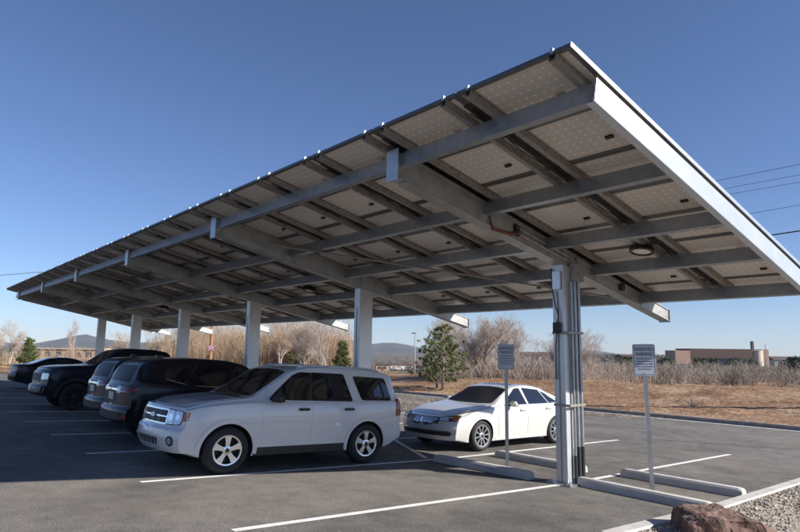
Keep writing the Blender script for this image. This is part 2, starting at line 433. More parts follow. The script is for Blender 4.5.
# beams and columns
def beam(y, detail):
    xa, xb = -3.60, 3.52
    def prof(x):
        top = zp(x)-.075; bot = 4.199+(2.725-4.199)*(x+3.514)/(3.54+3.514)
        w, tw, tf = .105, .088, .016
        return [(-w, bot), (w, bot), (w, bot+tf), (tw, bot+tf), (tw, top-tf), (w, top-tf), (w, top), (-w, top), (-w, top-tf), (-tw, top-tf), (-tw, bot+tf), (-w, bot+tf)]
    v = []
    for x in (xa, xb):
        for (yy, z) in prof(x): v.append((x, yy, z))
    f = [(i, (i+1) % 12, 12+(i+1) % 12, 12+i) for i in range(12)]+[tuple(range(12)), tuple(reversed(range(12, 24)))]
    mb = MB(); mb.add(v, f); o = mb.build('beam', MT['galv_web'], carport); o.location = (0, y, 0)
    def bt(x): return zp(x)-.075, 4.199+(2.725-4.199)*(x+3.514)/(3.54+3.514)
    t, b = bt(-3.7); mb = MB(); mb.box(-3.785, -3.765, -.115, .115, b-.012, t+.04); mb.build('end_plate', MT['galv'], o)
    mb = MB(); mb.box(-3.765, -3.60, -.10, .10, b+.004, t-.02); mb.build('end_stub', MT['galv'], o)
    t, b = bt(3.53); mb = MB(); mb.box(3.522, 3.536, -.115, .115, b-.02, t+.01); mb.build('end_plate', MT['galv'], o)
    for x in PX[1:]+[-.21, .21]:
        t, b = bt(x+.04)
        for s in (1, -1):
            mb = MB(); mb.box(x+.03, x+.042, s*.0885 if s > 0 else -.103, .103 if s > 0 else -.0885, b+.022, t-.022); mb.build('stiffener', MT['galv'], o)
    return o
MT['galv_web'] = mat('galvanized_web', (.36, .355, .34), .48, .5, var=.14, vscale=6, bump=.05, bscale=40, rvar=.08)
def column(y):
    H = 3.435
    mb = MB(); d, w = .19, .105
    mb.add([(-d, -w, 0), (d, -w, 0), (d, w, 0), (-d, w, 0), (-d, -w, H+.04), (d, -w, H-.04), (d, w, H-.04), (-d, w, H+.04)], [(0, 3, 2, 1), (4, 5, 6, 7), (0, 1, 5, 4), (1, 2, 6, 5), (2, 3, 7, 6), (3, 0, 4, 7)])
    o = mb.build('column', MT['galv_col'], carport, bevel=.012); o.location = (0, y, .035)
    mb = MB(); mb.box(-d-.006, -d+.002, -.012, .012, .02, H-.4); mb.build('seam', MT['galv_dull'], o)
    mb = MB(); mb.box(-.30, .30, -.22, .22, -.055, 0.0)
    for sx in (-1, 1):
        for sy in (-1, 1): mb.tube([(sx*.25, sy*.17, -.01), (sx*.25, sy*.17, .05)], .016, 6); mb.tube([(sx*.25, sy*.17, 0), (sx*.25, sy*.17, .022)], .03, 6)
    mb.build('base_plate', MT['galv'], o)
    return o
cols, beams = [], []
for i in range(6): cols.append(column(5.5*i)); beams.append(beam(5.5*i, i == 0))
# services on the end column: conduits, boxes, cable
c0 = cols[0]
mbx = [(-.03, -.15), (.055, -.155), (.15, -.165)]
for i, (x, y) in enumerate(mbx):
    mb = MB(); mb.tube([(x, y, .42 if i else .36), (x, y, 3.2)], .03 if i else .022, 10)
    mb.tube([(x, y, 2.0), (x, y, 2.06)], .037 if i else .027, 10)
    o = mb.build('conduit', MT['galv'], c0, smooth=True)
    mb = MB(); mb.tube([(x, y, -.03), (x, y, .55 if i else .42)], .037 if i else .027, 10); mb.build('conduit_sleeve', MT['plastic'], c0, smooth=True)
for z in (1.2, 2.35):
    mb = MB(); mb.box(-.21, .215, -.20, -.187, z-.02, z+.02); mb.box(-.215, -.196, -.187, .11, z-.018, z+.018); mb.build('strut_strap', MT['galv_dull'], c0)
mb = MB(); mb.box(-.235, -.2015, -.075, .075, 3.06, 3.36); mb.build('splice_plate', MT['alu'], c0, bevel=.004)
mb = MB(); mb.box(-.27, -.2015, -.05, .06, 2.35, 2.52); mb.build('outlet_box', MT['black_metal'], c0, bevel=.008)
mb = MB(); mb.tube([(-.215, .1, 3.42), (-.225, .085, 3.1), (-.24, .02, 2.8), (-.225, -.03, 2.62), (-.235, 0, 2.5)], .012, 6)
mb.tube([(-.235, .0, 2.36), (-.225, .04, 2.1), (-.215, .05, 1.6)], .011, 6); mb.build('cable', MT['plastic'], c0, smooth=True)
mb = MB(); mb.box(.0, .26, -.21, -.105, 3.2, 3.5); mb.build('pull_box', MT['galv_dull'], c0, bevel=.006)
# conduit run along the end beam
b0 = beams[0]
def bz(x, f): t = zp(x)-.075; b = 4.199+(2.725-4.199)*(x+3.514)/(3.54+3.514); return b+(t-b)*f
for dz_, rr in ((.35, .026), (.62, .024)):
    mb = MB(); mb.tube([(x, -.10, bz(x, dz_)) for x in (-1.35, -.6, .05)], rr, 8); mb.build('conduit', MT['galv_dull'], b0, smooth=True)
    mb = MB(); mb.tube([(-1.43, -.10, bz(-1.43, dz_)), (-1.33, -.10, bz(-1.33, dz_))], rr+.022, 8); mb.build('conduit_coupling', MT['black_metal'], b0, smooth=True)
mb = MB()
mb.tube([(-1.98, -.06, bz(-1.98, .95)), (-1.99, -.08, bz(-2, .3)), (-1.93, -.10, bz(-1.9, .02)-.02), (-1.7, -.115, bz(-1.7, .02)+.0), (-1.5, -.11, bz(-1.5, .15)), (-1.4, -.10, bz(-1.4, .35))], .028, 8)
mb.build('flex_conduit', MT['rust'], b0, smooth=True)
mb = MB(); mb.tube([(.2, -.11, bz(.2, .75)), (1.0, -.11, bz(1.0, .8)), (1.6, -.11, bz(1.6, .82))], .022, 8); mb.build('conduit', MT['galv_dull'], b0, smooth=True)
mb = MB(); mb.box(1.6, 1.72, -.15, -.06, bz(1.66, .35), bz(1.66, .95)); mb.build('end_box', MT['black_metal'], b0, bevel=.006)
# a long diagonal feeder under the first bays
mb = MB(); a = Vector((-3.0, 5.3, zp(-3.0)-.30)); b = Vector((1.9, .12, zp(1.9)-.30)); mb.tube([a, b], .02, 8); mb.build('feeder_conduit', MT['galv_dull'], carport, smooth=True)

# round lamps fixed under the roof
def canopy_light(x, y, label):
    t = empty('canopy_light', (x, y, zp(x)-.085)); t.rotation_euler = (0, AL, 0)
    tag(t, label, 'light', 'round lamps under the solar roof')
    mb = MB(); mb.lathe([(.0, .07), (.12, .07), (.17, .03), (.185, .0), (.185, -.045), (.150, -.055), (.145, -.03)], 32, axis='z'); mb.build('housing', MT['black_metal'], t, smooth=True)
    mb = MB(); mb.lathe([(.148, -.03), (.10, -.043), (.0001, -.048)], 32, axis='z'); mb.build('lens', MT['lamp_lens'], t, smooth=True)
    mb = MB(); mb.box(-.03, .03, -.12, .12, .05, .083); mb.build('bracket', MT['galv_dull'], t)
MT['lamp_lens'] = mat('lamp_lens', (.75, .70, .64), .4)
canopy_light(.30, -1.22, 'round dark rimmed lamp under the roof overhang beside the end column')
canopy_light(.22, 8.25, 'round dark rimmed lamp between the second and third columns')
canopy_light(.22, 19.25, 'round dark rimmed lamp between the fourth and fifth columns')

# ------------------------------------------------------------------ signs
def text_mesh(name, s, size, mat_, parent, loc, rot, width=None):
    cu = bpy.data.curves.new(name, 'FONT'); cu.body = s; cu.size = size; cu.align_x = 'CENTER'; cu.align_y = 'CENTER'; cu.extrude = .0006
    cu.offset = .0012
    o = bpy.data.objects.new(name, cu); C.objects.link(o)
    dg = bpy.context.evaluated_depsgraph_get(); me = bpy.data.meshes.new_from_object(o.evaluated_get(dg))
    bpy.data.objects.remove(o)
    if width:
        xs_ = [v.co.x for v in me.vertices]; k = width/(max(xs_)-min(xs_))
        for v in me.vertices: v.co.x *= k
    me.materials.clear(); me.materials.append(mat_)
    o = bpy.data.objects.new(name, me); C.objects.link(o); o.parent = parent; o.location = loc; o.rotation_euler = rot
    return o
MT['sign_face'] = mat('sign_sheet', (.50, .53, .58), .45, .0, var=.04)
MT['sign_ink'] = mat('sign_ink', (.045, .06, .13), .5)
MT['sign_back'] = mat('sign_metal', (.09, .09, .095), .5, .5)
def sign(x, y, yaw, top, w, h, label, lean):
    t = empty('parking_sign', (x, y, gz(x)), (0, lean, yaw)); tag(t, label, 'sign', 'reserved parking signs')
    mb = MB()
    mb.box(-.03, .03, -.022, -.018, -.1, top-.02); mb.box(-.03, -.026, -.018, .012, -.1, top-.02); mb.box(.026, .03, -.018, .012, -.1, top-.02)
    mb.build('post', MT['galv'], t)
    for k in range(8):
        pass
    # plate faces local -y
    mb = MB()
    pts = []
    r = .03
    for (cx, cz, a0) in ((w/2-r, h/2-r, 0), (-w/2+r, h/2-r, 90), (-w/2+r, -h/2+r, 180), (w/2-r, -h/2+r, 270)):
        for q in range(5): a = math.radians(a0+22.5*q); pts.append((cx+r*math.cos(a), cz+r*math.sin(a)))
    n = len(pts); zc = top-h/2
    v = [(px, -.026, zc+pz) for (px, pz) in pts]+[(px, -.0225, zc+pz) for (px, pz) in pts]
    mb.add(v, [tuple(range(n))], 0); mb.f.append(tuple(reversed(range(n, 2*n)))); mb.m.append(1)
    for i in range(n): mb.f.append((i, (i+1) % n, n+(i+1) % n, n+i)); mb.m.append(1)
    pl = mb.build('sign_plate', [MT['sign_face'], MT['sign_back']], t)
    # border line
    mb = MB(); e = .014
    for (a, b, c_, d) in ((-w/2+.02, w/2-.02, h/2-e-.006, h/2-e), (-w/2+.02, w/2-.02, -h/2+e, -h/2+e+.006), (-w/2+e, -w/2+e+.006, -h/2+.025, h/2-.025), (w/2-e-.006, w/2-e, -h/2+.025, h/2-.025)):
        mb.box(a, b, -.0275, -.0262, zc+c_, zc+d)
    mb.build('border', MT['sign_ink'], pl)
    text_mesh('lettering', 'RESERVED', .075, MT['sign_ink'], pl, (0, -.0275, zc+h*.335), (math.pi/2, 0, 0), w*.80)
    text_mesh('lettering', 'PARKING', .075, MT['sign_ink'], pl, (0, -.0275, zc+h*.18), (math.pi/2, 0, 0), w*.72)
    mb = MB()
    for i, (hw, zz) in enumerate(((.34, .04), (.38, -.05), (.37, -.13), (.38, -.21), (.30, -.29))):
        xx = -hw*w
        rr = random.Random(i)
        while xx < hw*w:
            l_ = rr.uniform(.02, .055); mb.box(xx, min(xx+l_, hw*w), -.0275, -.0262, zc+h*zz-.007, zc+h*zz+.007); xx += l_+.012
    mb.build('small_print', MT['sign_ink'], pl)['kind'] = 'stuff'
    mb = MB()
    for zz in (.4, -.42): mb.tube([(0, -.034, zc+h*zz), (0, .016, zc+h*zz)], .008, 6)
    mb.build('bolt', MT['galv'], t)
sign(.34, 1.53, math.radians(-52), 2.22, .30, .47, 'narrow edge-tilted reserved parking sign on post in front of the white sedan', 0.0)
sign(.73, -1.0, math.radians(-52), 2.24, .34, .50, 'reserved parking sign on post between two wheel stops by the dirt bank side', -.02)
sign(9.4, -.95, math.radians(-52), 2.3, .36, .55, 'reserved parking sign standing alone near the stall ends by the kerb', 0.0)

# ------------------------------------------------------------------ wheel stops
def wheel_stop(x, y0, y1, yaw, label):
    L = y1-y0; mb = MB()
    prof = [(-.10, 0), (-.085, .10), (-.055, .128), (.055, .128), (.085, .10), (.10, 0)]
    st = [0, .02, .07, L/2, L-.07, L-.02, L]; v = []; k = len(prof)
    for s in st:
        e = min(s, L-s); q = .80 if e < .01 else (.93 if e < .03 else 1)
        for (a, z) in prof: v.append((a*(1-.3*(1-q)), s-L/2, z*q))
    f = [(j*k+i, (j+1)*k+i, (j+1)*k+(i+1) % k, j*k+(i+1) % k) for j in range(len(st)-1) for i in range(k)]
    f += [tuple(reversed(range(k))), tuple((len(st)-1)*k+i for i in range(k))]
    mb.add(v, f); o = mb.build('wheel_stop', MT['concrete'], None, smooth=True, angle=30)
    o.location = (x, (y0+y1)/2, gz(x)); o.rotation_euler = (0, .051 if x < 0 else .0285, yaw)
    tag(o, label, 'wheel stop', 'concrete wheel stops'); return o
wheel_stop(-.36, .50, 2.62, .04, 'concrete wheel stop with a sign post right behind it')
wheel_stop(.02, -2.2, -.03, -.03, 'concrete wheel stop touching the end column and running behind the boulder')
wheel_stop(1.47, -2.05, -.10, 0, 'concrete wheel stop beyond the sign next to the gravel island')
wheel_stop(1.16, .45, 2.45, 0, 'concrete wheel stop behind the end column beside the sedan')

# ------------------------------------------------------------------ gravel island with boulder
isl = [(-2.6, -2.36), (14.0, -2.36), (14.0, -9.0), (-2.6, -9.0)]
v = [(x, y, gz(x)+.09) for x in (-2.6, 0, 14) for y in (-2.36, -9)]
struct(new_obj('gravel_bed', v, [(0, 1, 3, 2), (2, 3, 5, 4)], MT['gravel']), 'bed of tan gravel inside the kerbed island')
kerb0 = empty('island_kerb', (0, 0, 0)); struct(kerb0, 'pale concrete kerb round the gravel island')
for i in range(6):
    xa, xb = -2.76+i*2.8, -2.76+(i+1)*2.8-.012
    xs_ = [xa, xb] if xa*xb > 0 else [xa, 0, xb]
    prof = [(-2.18, -.05), (-2.18, .095), (-2.2, .115), (-2.35, .115), (-2.36, .10), (-2.36, -.05)]
    v = [(x, y, gz(x)+z) for x in xs_ for (y, z) in prof]; k = 6
    f = [(j*k+q, j*k+(q+1) % k, (j+1)*k+(q+1) % k, (j+1)*k+q) for j in range(len(xs_)-1) for q in range(k)]+[tuple(range(k)), tuple(reversed(range((len(xs_)-1)*k, len(xs_)*k)))]
    mb = MB(); mb.add(v, f); mb.build('kerb_stone', MT['concrete'], kerb0)
mb = MB(); mb.box(-2.76, -2.60, -9.0, -2.362, .08, .25); mb.build('kerb_stone', MT['concrete'], kerb0)
# loose stones
mb = MB(); oct_f = [(0, 2, 4), (2, 1, 4), (1, 3, 4), (3, 0, 4), (2, 0, 5), (1, 2, 5), (3, 1, 5), (0, 3, 5)]
for i in range(9000):
    y = -2.40-rnd.random()**1.3*3.0; x = -2.5+rnd.random()*9
    s = rnd.uniform(.008, .026)*(1.5 if rnd.random() < .06 else 1); z = gz(x)+.09+s*.35
    a = rnd.random()*6.28; ca, sa = math.cos(a)*s, math.sin(a)*s; e = rnd.uniform(.5, .9)
    mb.add([(x+ca, y+sa, z), (x-ca, y-sa, z+s*.2), (x-sa*e, y+ca*e, z), (x+sa*e, y-ca*e, z+s*.1), (x, y, z+s*.6), (x, y, z-s*.6)], oct_f, i % 3)
MT['g1'] = mat('stone_tan', (.40, .33, .25), .9); MT['g2'] = mat('stone_grey', (.27, .25, .23), .9); MT['g3'] = mat('stone_pale', (.52, .47, .40), .9)
st = mb.build('gravel', [MT['g1'], MT['g2'], MT['g3']]); tag(st, 'loose tan gravel stones in the island', 'gravel', kind='stuff')

def boulder(loc, yaw, label):
    pts = [(-.60, -.30, .36), (-.34, -.36, .42), (-.08, -.33, .40), (.12, -.34, .41), (.34, -.20, .27), (.62, -.06, .12), (.60, .28, .10), (.30, .36, .30), (0, .40, .41), (-.5, .34, .38),
           (-.66, -.36, -.3), (-.1, -.46, -.3), (.4, -.42, -.3), (.72, -.15, -.3), (.68, .35, -.3), (0, .48, -.3), (-.6, .42, -.3)]
    bm = bmesh.new()
    for p in pts: bm.verts.new(p)
    r = bmesh.ops.convex_hull(bm, input=bm.verts); bmesh.ops.triangulate(bm, faces=bm.faces)
    for k in range(5): bmesh.ops.subdivide_edges(bm, edges=bm.edges[:], cuts=1, use_grid_fill=True)
    bm.normal_update(); disp = []
    for v in bm.verts:
        q = v.co*1.0+Vector((4.2, 1.7, 0)); n_ = (v.normal+v.co.normalized()*.6).normalized()
        d = .055*mnoise.fractal(q*2.2, 1, 2, 3)-.022*abs(mnoise.fractal(Vector((q.x*4, q.y*4, q.z*1.8)), 1, 2, 4))+.010*mnoise.fractal(q*11, 1, 2, 4)
        c_ = mnoise.cell(Vector((q.x*4, q.y*4, q.z*3))); disp.append(n_*(d+.008*c_))
    for v, d in zip(bm.verts, disp): v.co += d
    o = bm_obj('boulder', bm, MT['boulder'], None, True, 24); o.location = loc; o.rotation_euler = (0, 0, yaw); tag(o, label, 'rock'); return o
bo = boulder((-1.50, -3.02, .0), -YAW-.05, 'rough reddish brown boulder on the gravel island corner')
# ------------------------------------------------------------------ vehicles
def smooth_curve(keys, X, sig):
    kx, ky = zip(*keys); fine = np.linspace(X[0]-.6, X[-1]+.6, 1400); y = np.interp(fine, kx, ky)
    d = fine[1]-fine[0]; n = max(1, int(3*sig/d)); w = np.exp(-.5*(np.arange(-n, n+1)*d/sig)**2); w /= w.sum()
    y = np.convolve(np.pad(y, n, mode='edge'), w, 'valid'); return np.interp(X, fine, y)
def catmull(P, per):
    P = np.array(P, float); Q = np.vstack([2*P[0]-P[1], P, 2*P[-1]-P[-2]]); out = []
    for i in range(1, len(Q)-2):
        for k in range(per):
            t = k/per; a, b, c_, d = Q[i-1], Q[i], Q[i+1], Q[i+2]
            out.append(.5*((2*b)+(-a+c_)*t+(2*a-5*b+4*c_-d)*t*t+(-a+3*b-3*c_+d)*t**3))
    out.append(P[-1]); return np.array(out)
def car_body_mesh(S):
    L, W = S['L'], S['W']/2
    X = np.unique(np.concatenate([np.linspace(0, .3, 14), np.linspace(.3, L-.3, 96), np.linspace(L-.3, L, 14)]))
    zt = smooth_curve(S['top'], X, S.get('sig', .05)); zb = smooth_curve(S['bot'], X, .05); w = smooth_curve([(a, b*W) for a, b in S['plan']], X, .12)
    belt = smooth_curve(S['belt'], X, .08); wt = smooth_curve([(a, b*W) for a, b in S['roofw']], X, .08)
    rings = []
    for i in range(len(X)):
        h = zt[i]; bl = min(belt[i], h-.05); ww = w[i]; z0 = zb[i]; hm = bl-z0
        tt = min(1, max(0, (h-bl-.05)/.25))            # 0 on the hood, 1 on the cabin
        wtop = (1-tt)*(ww-.085)+tt*min(wt[i], ww-.06)
        sh = (1-tt)*.012+tt*.045
        rr = (1-tt)*.02+tt*.055
        p = [(0, z0), (ww*.55, z0), (ww-.09, z0+.004), (ww-.045, z0+.05), (ww-.022, z0+.3*hm), (ww-.004, z0+.52*hm), (ww, z0+.70*hm), (ww-.012, z0+.88*hm), (ww-.028-.01*tt, bl), (ww-.028-sh, bl+.03*(.3+.7*tt)),
             (wtop+.018*tt, h-rr*1.6 if tt > 0 else h-.022), (wtop-.02, h-rr*.62), (wtop-.11, h-rr*.25), (wtop*.5, h-.006), (0, h)]
        for q in range(1, len(p)):                     # keep heights monotone on low stations
            if q >= 8 and p[q][1] < p[q-1][1]: p[q] = (p[q][0], p[q-1][1]+.001)
        half = catmull(p, 4)
        rings.append((X[i], half))
    m = len(rings[0][1]); V = []; F = []
    ringlen = 2*(m-1)
    def ring_pts(x, half):
        pts = [(x, y, z) for y, z in half]; pts += [(x, -y, z) for y, z in half[-2:0:-1]]; return pts
    for x, half in rings: V += ring_pts(x, half)
    n = len(rings)
    for i in range(n-1):
        for j in range(ringlen):
            q = (j+1) % ringlen; F.append((i*ringlen+j, i*ringlen+q, (i+1)*ringlen+q, (i+1)*ringlen+j))
    for end in (0, n-1):                               # concentric caps
        x, half = rings[end]; base = np.array(ring_pts(x, half)); cz = (base[:, 2].max()+base[:, 2].min())/2
        prev = end*ringlen
        ks = [.93, .85, .75, .62, .48, .34, .2, .08]
        for k in ks:
            st = len(V)
            for p in base: V.append((x, p[1]*k, cz+(p[2]-cz)*k))
            for j in range(ringlen):
                q = (j+1) % ringlen
                fc = (prev+j, prev+q, st+q, st+j); F.append(fc if end else tuple(reversed(fc)))
            prev = st
        fc = tuple(prev+j for j in range(ringlen)); F.append(fc if end else tuple(reversed(fc)))
    V = np.array(V)
    x, y, z = V[:, 0].copy(), V[:, 1], V[:, 2]
    nf = np.interp(z, *zip(*S['nose'])); nr = np.interp(z, *zip(*S['tail'])); yy = np.abs(y)/W
    ff = np.exp(-(x/S.get('fw', .35))**2); fr = np.exp(-((L-x)/S.get('rw', .3))**2)
    V[:, 0] = x+(nf+S['pf']*yy**2.6)*ff-(nr+S['pr']*yy**2.6)*fr
    return V, F
class Car:
    def __init__(s, name, S, paint, label, cat='car', group=None):
        s.S = S; s.root = empty(name); tag(s.root, label, cat, group); s.paint = paint
        V, F = car_body_mesh(S)
        o = new_obj('body', V, F, MT[paint], None, True); o.data.materials.append(MT['plastic'])
        bm = bmesh.new(); bm.from_mesh(o.data); bmesh.ops.recalc_face_normals(bm, faces=bm.faces); bm.to_mesh(o.data)
        s.bvh0 = BVHTree.FromBMesh(bm); bm.free()
        # wheel wells
        R = S['arch']; cut = MB()
        for wx in S['wheels']:
            for sd_ in (1, -1):
                pr = []
                n = 40
                ys_ = (sd_*(S['W']/2-.36), sd_*(S['W']/2+.3)); vv = []; ff_ = []
                for yv in ys_:
                    for j in range(n): t = 2*math.pi*j/n; vv.append((wx+R*math.cos(t), yv, S['wr']*.97+R*math.sin(t)))
                for j in range(n): q = (j+1) % n; ff_.append((j, q, n+q, n+j))
                ff_ += [tuple(reversed(range(n))), tuple(range(n, 2*n))]; cut.add(vv, ff_)
        co = cut.build('cutter', MT['plastic'])
        md = o.modifiers.new('b', 'BOOLEAN'); md.operation = 'DIFFERENCE'; md.object = co; md.solver = 'EXACT'; md.material_mode = 'TRANSFER'
        dg = bpy.context.evaluated_depsgraph_get(); me = bpy.data.meshes.new_from_object(o.evaluated_get(dg))
        o.modifiers.clear(); o.data = me; bpy.data.objects.remove(co)
        me.polygons.foreach_set('use_smooth', [True]*len(me.polygons)); me.set_sharp_from_angle(angle=math.radians(38))
        o.parent = s.root; s.body = o
    def project(s, p, d):
        h = s.bvh0.ray_cast(p, d); return h[0], h[1]
    def decal(s, name, poly, frame, off, thick, m, parent=None, step=.05, label=None):
        # poly in (u,v); frame = (origin, u axis, v axis, direction)
        O, U, Vv, D = frame
        pts = []
        n = len(poly)
        for i in range(n):                             # densify the outline
            a, b = Vector(poly[i]), Vector(poly[(i+1) % n]); k = max(1, int((b-a).length/step))
            for q in range(k): pts.append(a.lerp(b, q/k))
        nb = len(pts); xs_ = [p.x for p in pts]; ys_ = [p.y for p in pts]
        inner = []
        st = max(step, .025)
        gx = min(xs_)+st*.5
        while gx < max(xs_):
            gy = min(ys_)+st*.5
            while gy < max(ys_):
                inner.append(Vector((gx, gy))); gy += st
            gx += st
        def dseg(p):
            return min((p-pts[i]).length for i in range(nb))
        inner = [p for p in inner if dseg(p) > st*.45]
        res = delaunay_2d_cdt(pts+inner, [(i, (i+1) % nb) for i in range(nb)], [], 1, 1e-5)
        vv, ee, ff_ = res[0], res[1], res[2]
        P3, ok = [], []
        last = None
        for p in vv:
            w_ = O+U*p.x+Vv*p.y; h, nrm = s.project(w_, D)
            if h is None: P3.append(None); continue
            P3.append((h, nrm))
        good = [q for q in P3 if q]
        if not good: return None
        nv = len(vv); top = []
        avg = sum((q[1] for q in good), Vector()).normalized()
        for q in P3:
            if q is None: top.append(None)
            else:
                nn = q[1] if q[1].dot(avg) > .3 else avg
                top.append((q[0]+nn*off, q[0]-nn*thick))
        faces = [f_ for f_ in ff_ if all(top[i] is not None for i in f_)]
        verts = [(t[0] if t else Vector()) for t in top]+[(t[1] if t else Vector()) for t in top]
        ec = {}
        for f_ in faces:
            for i in range(len(f_)):
                a, b = f_[i], f_[(i+1) % len(f_)]; ec[(a, b)] = 1
        sk = [(b, a, nv+a, nv+b) for (a, b) in ec if (b, a) not in ec]
        bm = bmesh.new(); bv = [bm.verts.new(p) for p in verts]
        for f_ in faces+sk:
            try: bm.faces.new([bv[i] for i in f_])
            except ValueError: pass
        bmesh.ops.delete(bm, geom=[v_ for v_ in bm.verts if not v_.link_faces], context='VERTS')
        bmesh.ops.recalc_face_normals(bm, faces=bm.faces)
        # outward check
        if sum((f_.normal.dot(avg)*f_.calc_area() for f_ in bm.faces)) < 0: bmesh.ops.reverse_faces(bm, faces=bm.faces)
        o = bm_obj(name, bm, MT[m] if isinstance(m, str) else m, parent or s.root, True, 40)
        if label: o['label'] = label
        return o
    def side(s, sd_): return (Vector((0, sd_*3, 0)), Vector((1, 0, 0)), Vector((0, 0, 1)), Vector((0, -sd_, 0)))
    def front(s): return (Vector((-3, 0, 0)), Vector((0, 1, 0)), Vector((0, 0, 1)), Vector((1, 0, 0)))
    def rear(s): return (Vector((s.S['L']+3, 0, 0)), Vector((0, 1, 0)), Vector((0, 0, 1)), Vector((-1, 0, 0)))
    def top(s): return (Vector((0, 0, 4)), Vector((1, 0, 0)), Vector((0, 1, 0)), Vector((0, 0, -1)))
    def diag(s, sd_, ang, rear=False):                 # looks inwards from a front (or rear) corner; u runs towards the side
        a = math.radians(ang); L = s.S['L']
        d = Vector((math.cos(a), -sd_*math.sin(a), 0)); u = Vector((math.sin(a), sd_*math.cos(a), 0))
        c_ = Vector((0, sd_*s.S['W']/2, 0))
        if rear: d.x *= -1; u.x *= -1; c_.x = L
        return (c_-d*3, u, Vector((0, 0, 1)), d)
    def wheels(s, style, rimmat='rim'):
        S = s.S; r = S['wr']; tw = .215
        for wx in S['wheels']:
            for sd_ in (1, -1):
                rr = r*S.get('rimk', .64)
                mb = MB()
                prof = [(rr, -tw/2+.02), (rr+.015, -tw/2+.005), (r-.055, -tw/2-.006), (r-.022, -tw/2+.012), (r-.004, -tw/2+.045), (r, -.03), (r, .03), (r-.004, tw/2-.045), (r-.022, tw/2-.012), (r-.055, tw/2+.006), (rr+.015, tw/2-.005), (rr, tw/2-.02)]
                mb.lathe(prof, 40); w_ = mb.build('wheel', MT['rubber'], s.root, True, 40)
                w_.location = (wx, sd_*(S['W']/2-tw/2-.012), r)
                mb = MB(); o_ = tw/2*sd_
                mb.lathe([(rr+.012, o_*.93), (rr-.004, o_*.95), (rr-.022, o_*.80), (rr-.03, o_*.1), (.03, o_*.02)], 40, 1)
                mb.lathe([(rr+.013, o_*.93), (rr+.006, o_*.99), (rr-.016, o_*.96), (rr-.024, o_*.80)], 40, 0)
                n, wa, wb = style
                for k_ in range(n):
                    t = 2*math.pi*(k_+.25)/n; ca, sa = math.cos(t), math.sin(t); vv = []
                    for (q, hw, y0, y1) in ((.045, wa*.8, .60, .86), (rr*.55, wa, .64, .90), (rr-.008, wb, .66, .94)):
                        for e in (-hw, hw):
                            for yv in (y0, y1): vv.append((q*ca-e*sa, o_*yv, q*sa+e*ca))
                    fs = []
                    for a in (0, 4):
                        fs += [(a, a+4, a+5, a+1), (a+2, a+3, a+7, a+6), (a, a+2, a+6, a+4), (a+1, a+5, a+7, a+3)]
                    mb.add(vv, fs, 0)
                mb.lathe([(.075, o_*.5), (.075, o_*.84), (.06, o_*.90), (.0001, o_*.91)], 20, 0)
                rim = mb.build('rim', [MT[rimmat], MT['plastic']], w_, True, 35)
                mb = MB(); mb.lathe([(.034, o_*.9), (.034, o_*.935), (.0001, o_*.945)], 14)
                mb.build('hub', MT['dark_rim'], w_)
    def mirror(s, x, z, m, y=None, k=1.0):
        for sd_ in (1, -1):
            h, _ = s.project(Vector((x, sd_*3, z)), Vector((0, -sd_, 0)))
            bm = bmesh.new(); bmesh.ops.create_cube(bm, size=1)
            bmesh.ops.scale(bm, vec=(.13*k, .20*k, .145*k), verts=bm.verts)
            for v_ in bm.verts:
                if v_.co.x < 0: v_.co.y *= .82; v_.co.z *= .8
            bmesh.ops.bevel(bm, geom=bm.edges[:], offset=.035*k, segments=3, affect='EDGES')
            o = bm_obj('mirror', bm, MT[m], s.root, True, 50); o.location = (x, h.y+sd_*.16*k, z+.05)
            mb = MB(); mb.tube([(x, h.y-sd_*.03, z-.0), (x, h.y+sd_*.10, z+.02)], .022, 8); mb.build('mirror_arm', MT['plastic'], o).matrix_parent_inverse = Matrix.Translation(o.location).inverted()
            mb = MB(); mb.box(.066*k, .071*k, -.08*k, .08*k, -.055*k, .055*k); mb.build('mirror_glass', MT['glass_blue'], o)
    def handle(s, door, x, z, sd_, m):
        h, _ = s.project(Vector((x, sd_*3, z)), Vector((0, -sd_, 0)))
        bm = bmesh.new(); bmesh.ops.create_cube(bm, size=1); bmesh.ops.scale(bm, vec=(.21, .04, .045), verts=bm.verts)
        bmesh.ops.bevel(bm, geom=bm.edges[:], offset=.014, segments=2, affect='EDGES')
        o = bm_obj('handle', bm, MT[m], door, True, 50); o.location = (x, h.y+sd_*.022, z)
        return o
def rpoly(pts, r=.04, n=4):
    out = []
    k = len(pts)
    for i in range(k):
        p0, p1, p2 = Vector(pts[i-1]), Vector(pts[i]), Vector(pts[(i+1) % k])
        a = (p0-p1); b = (p2-p1); rr = min(r, a.length*.45, b.length*.45); a.normalize(); b.normalize()
        for q in range(n+1):
            t = q/n; A = p1+a*rr; B = p1+b*rr
            out.append(((1-t)**2*A+2*t*(1-t)*p1+t*t*B)[:])
    return out
def arc(cx, cz, r, a0, a1, n=14): return [(cx+r*math.cos(math.radians(a0+(a1-a0)*i/n)), cz+r*math.sin(math.radians(a0+(a1-a0)*i/n))) for i in range(n+1)]
def place(car, x, y, face, slope, yaw=0):
    # face -1: nose towards -x.  local x runs nose to tail
    if face < 0: car.root.rotation_euler = (0, slope, yaw); car.root.location = (x, y, gz(x))
    else:
        car.root.rotation_mode = 'XYZ'; car.root.rotation_euler = (0, -slope, math.pi+yaw); car.root.location = (x, y, gz(x))

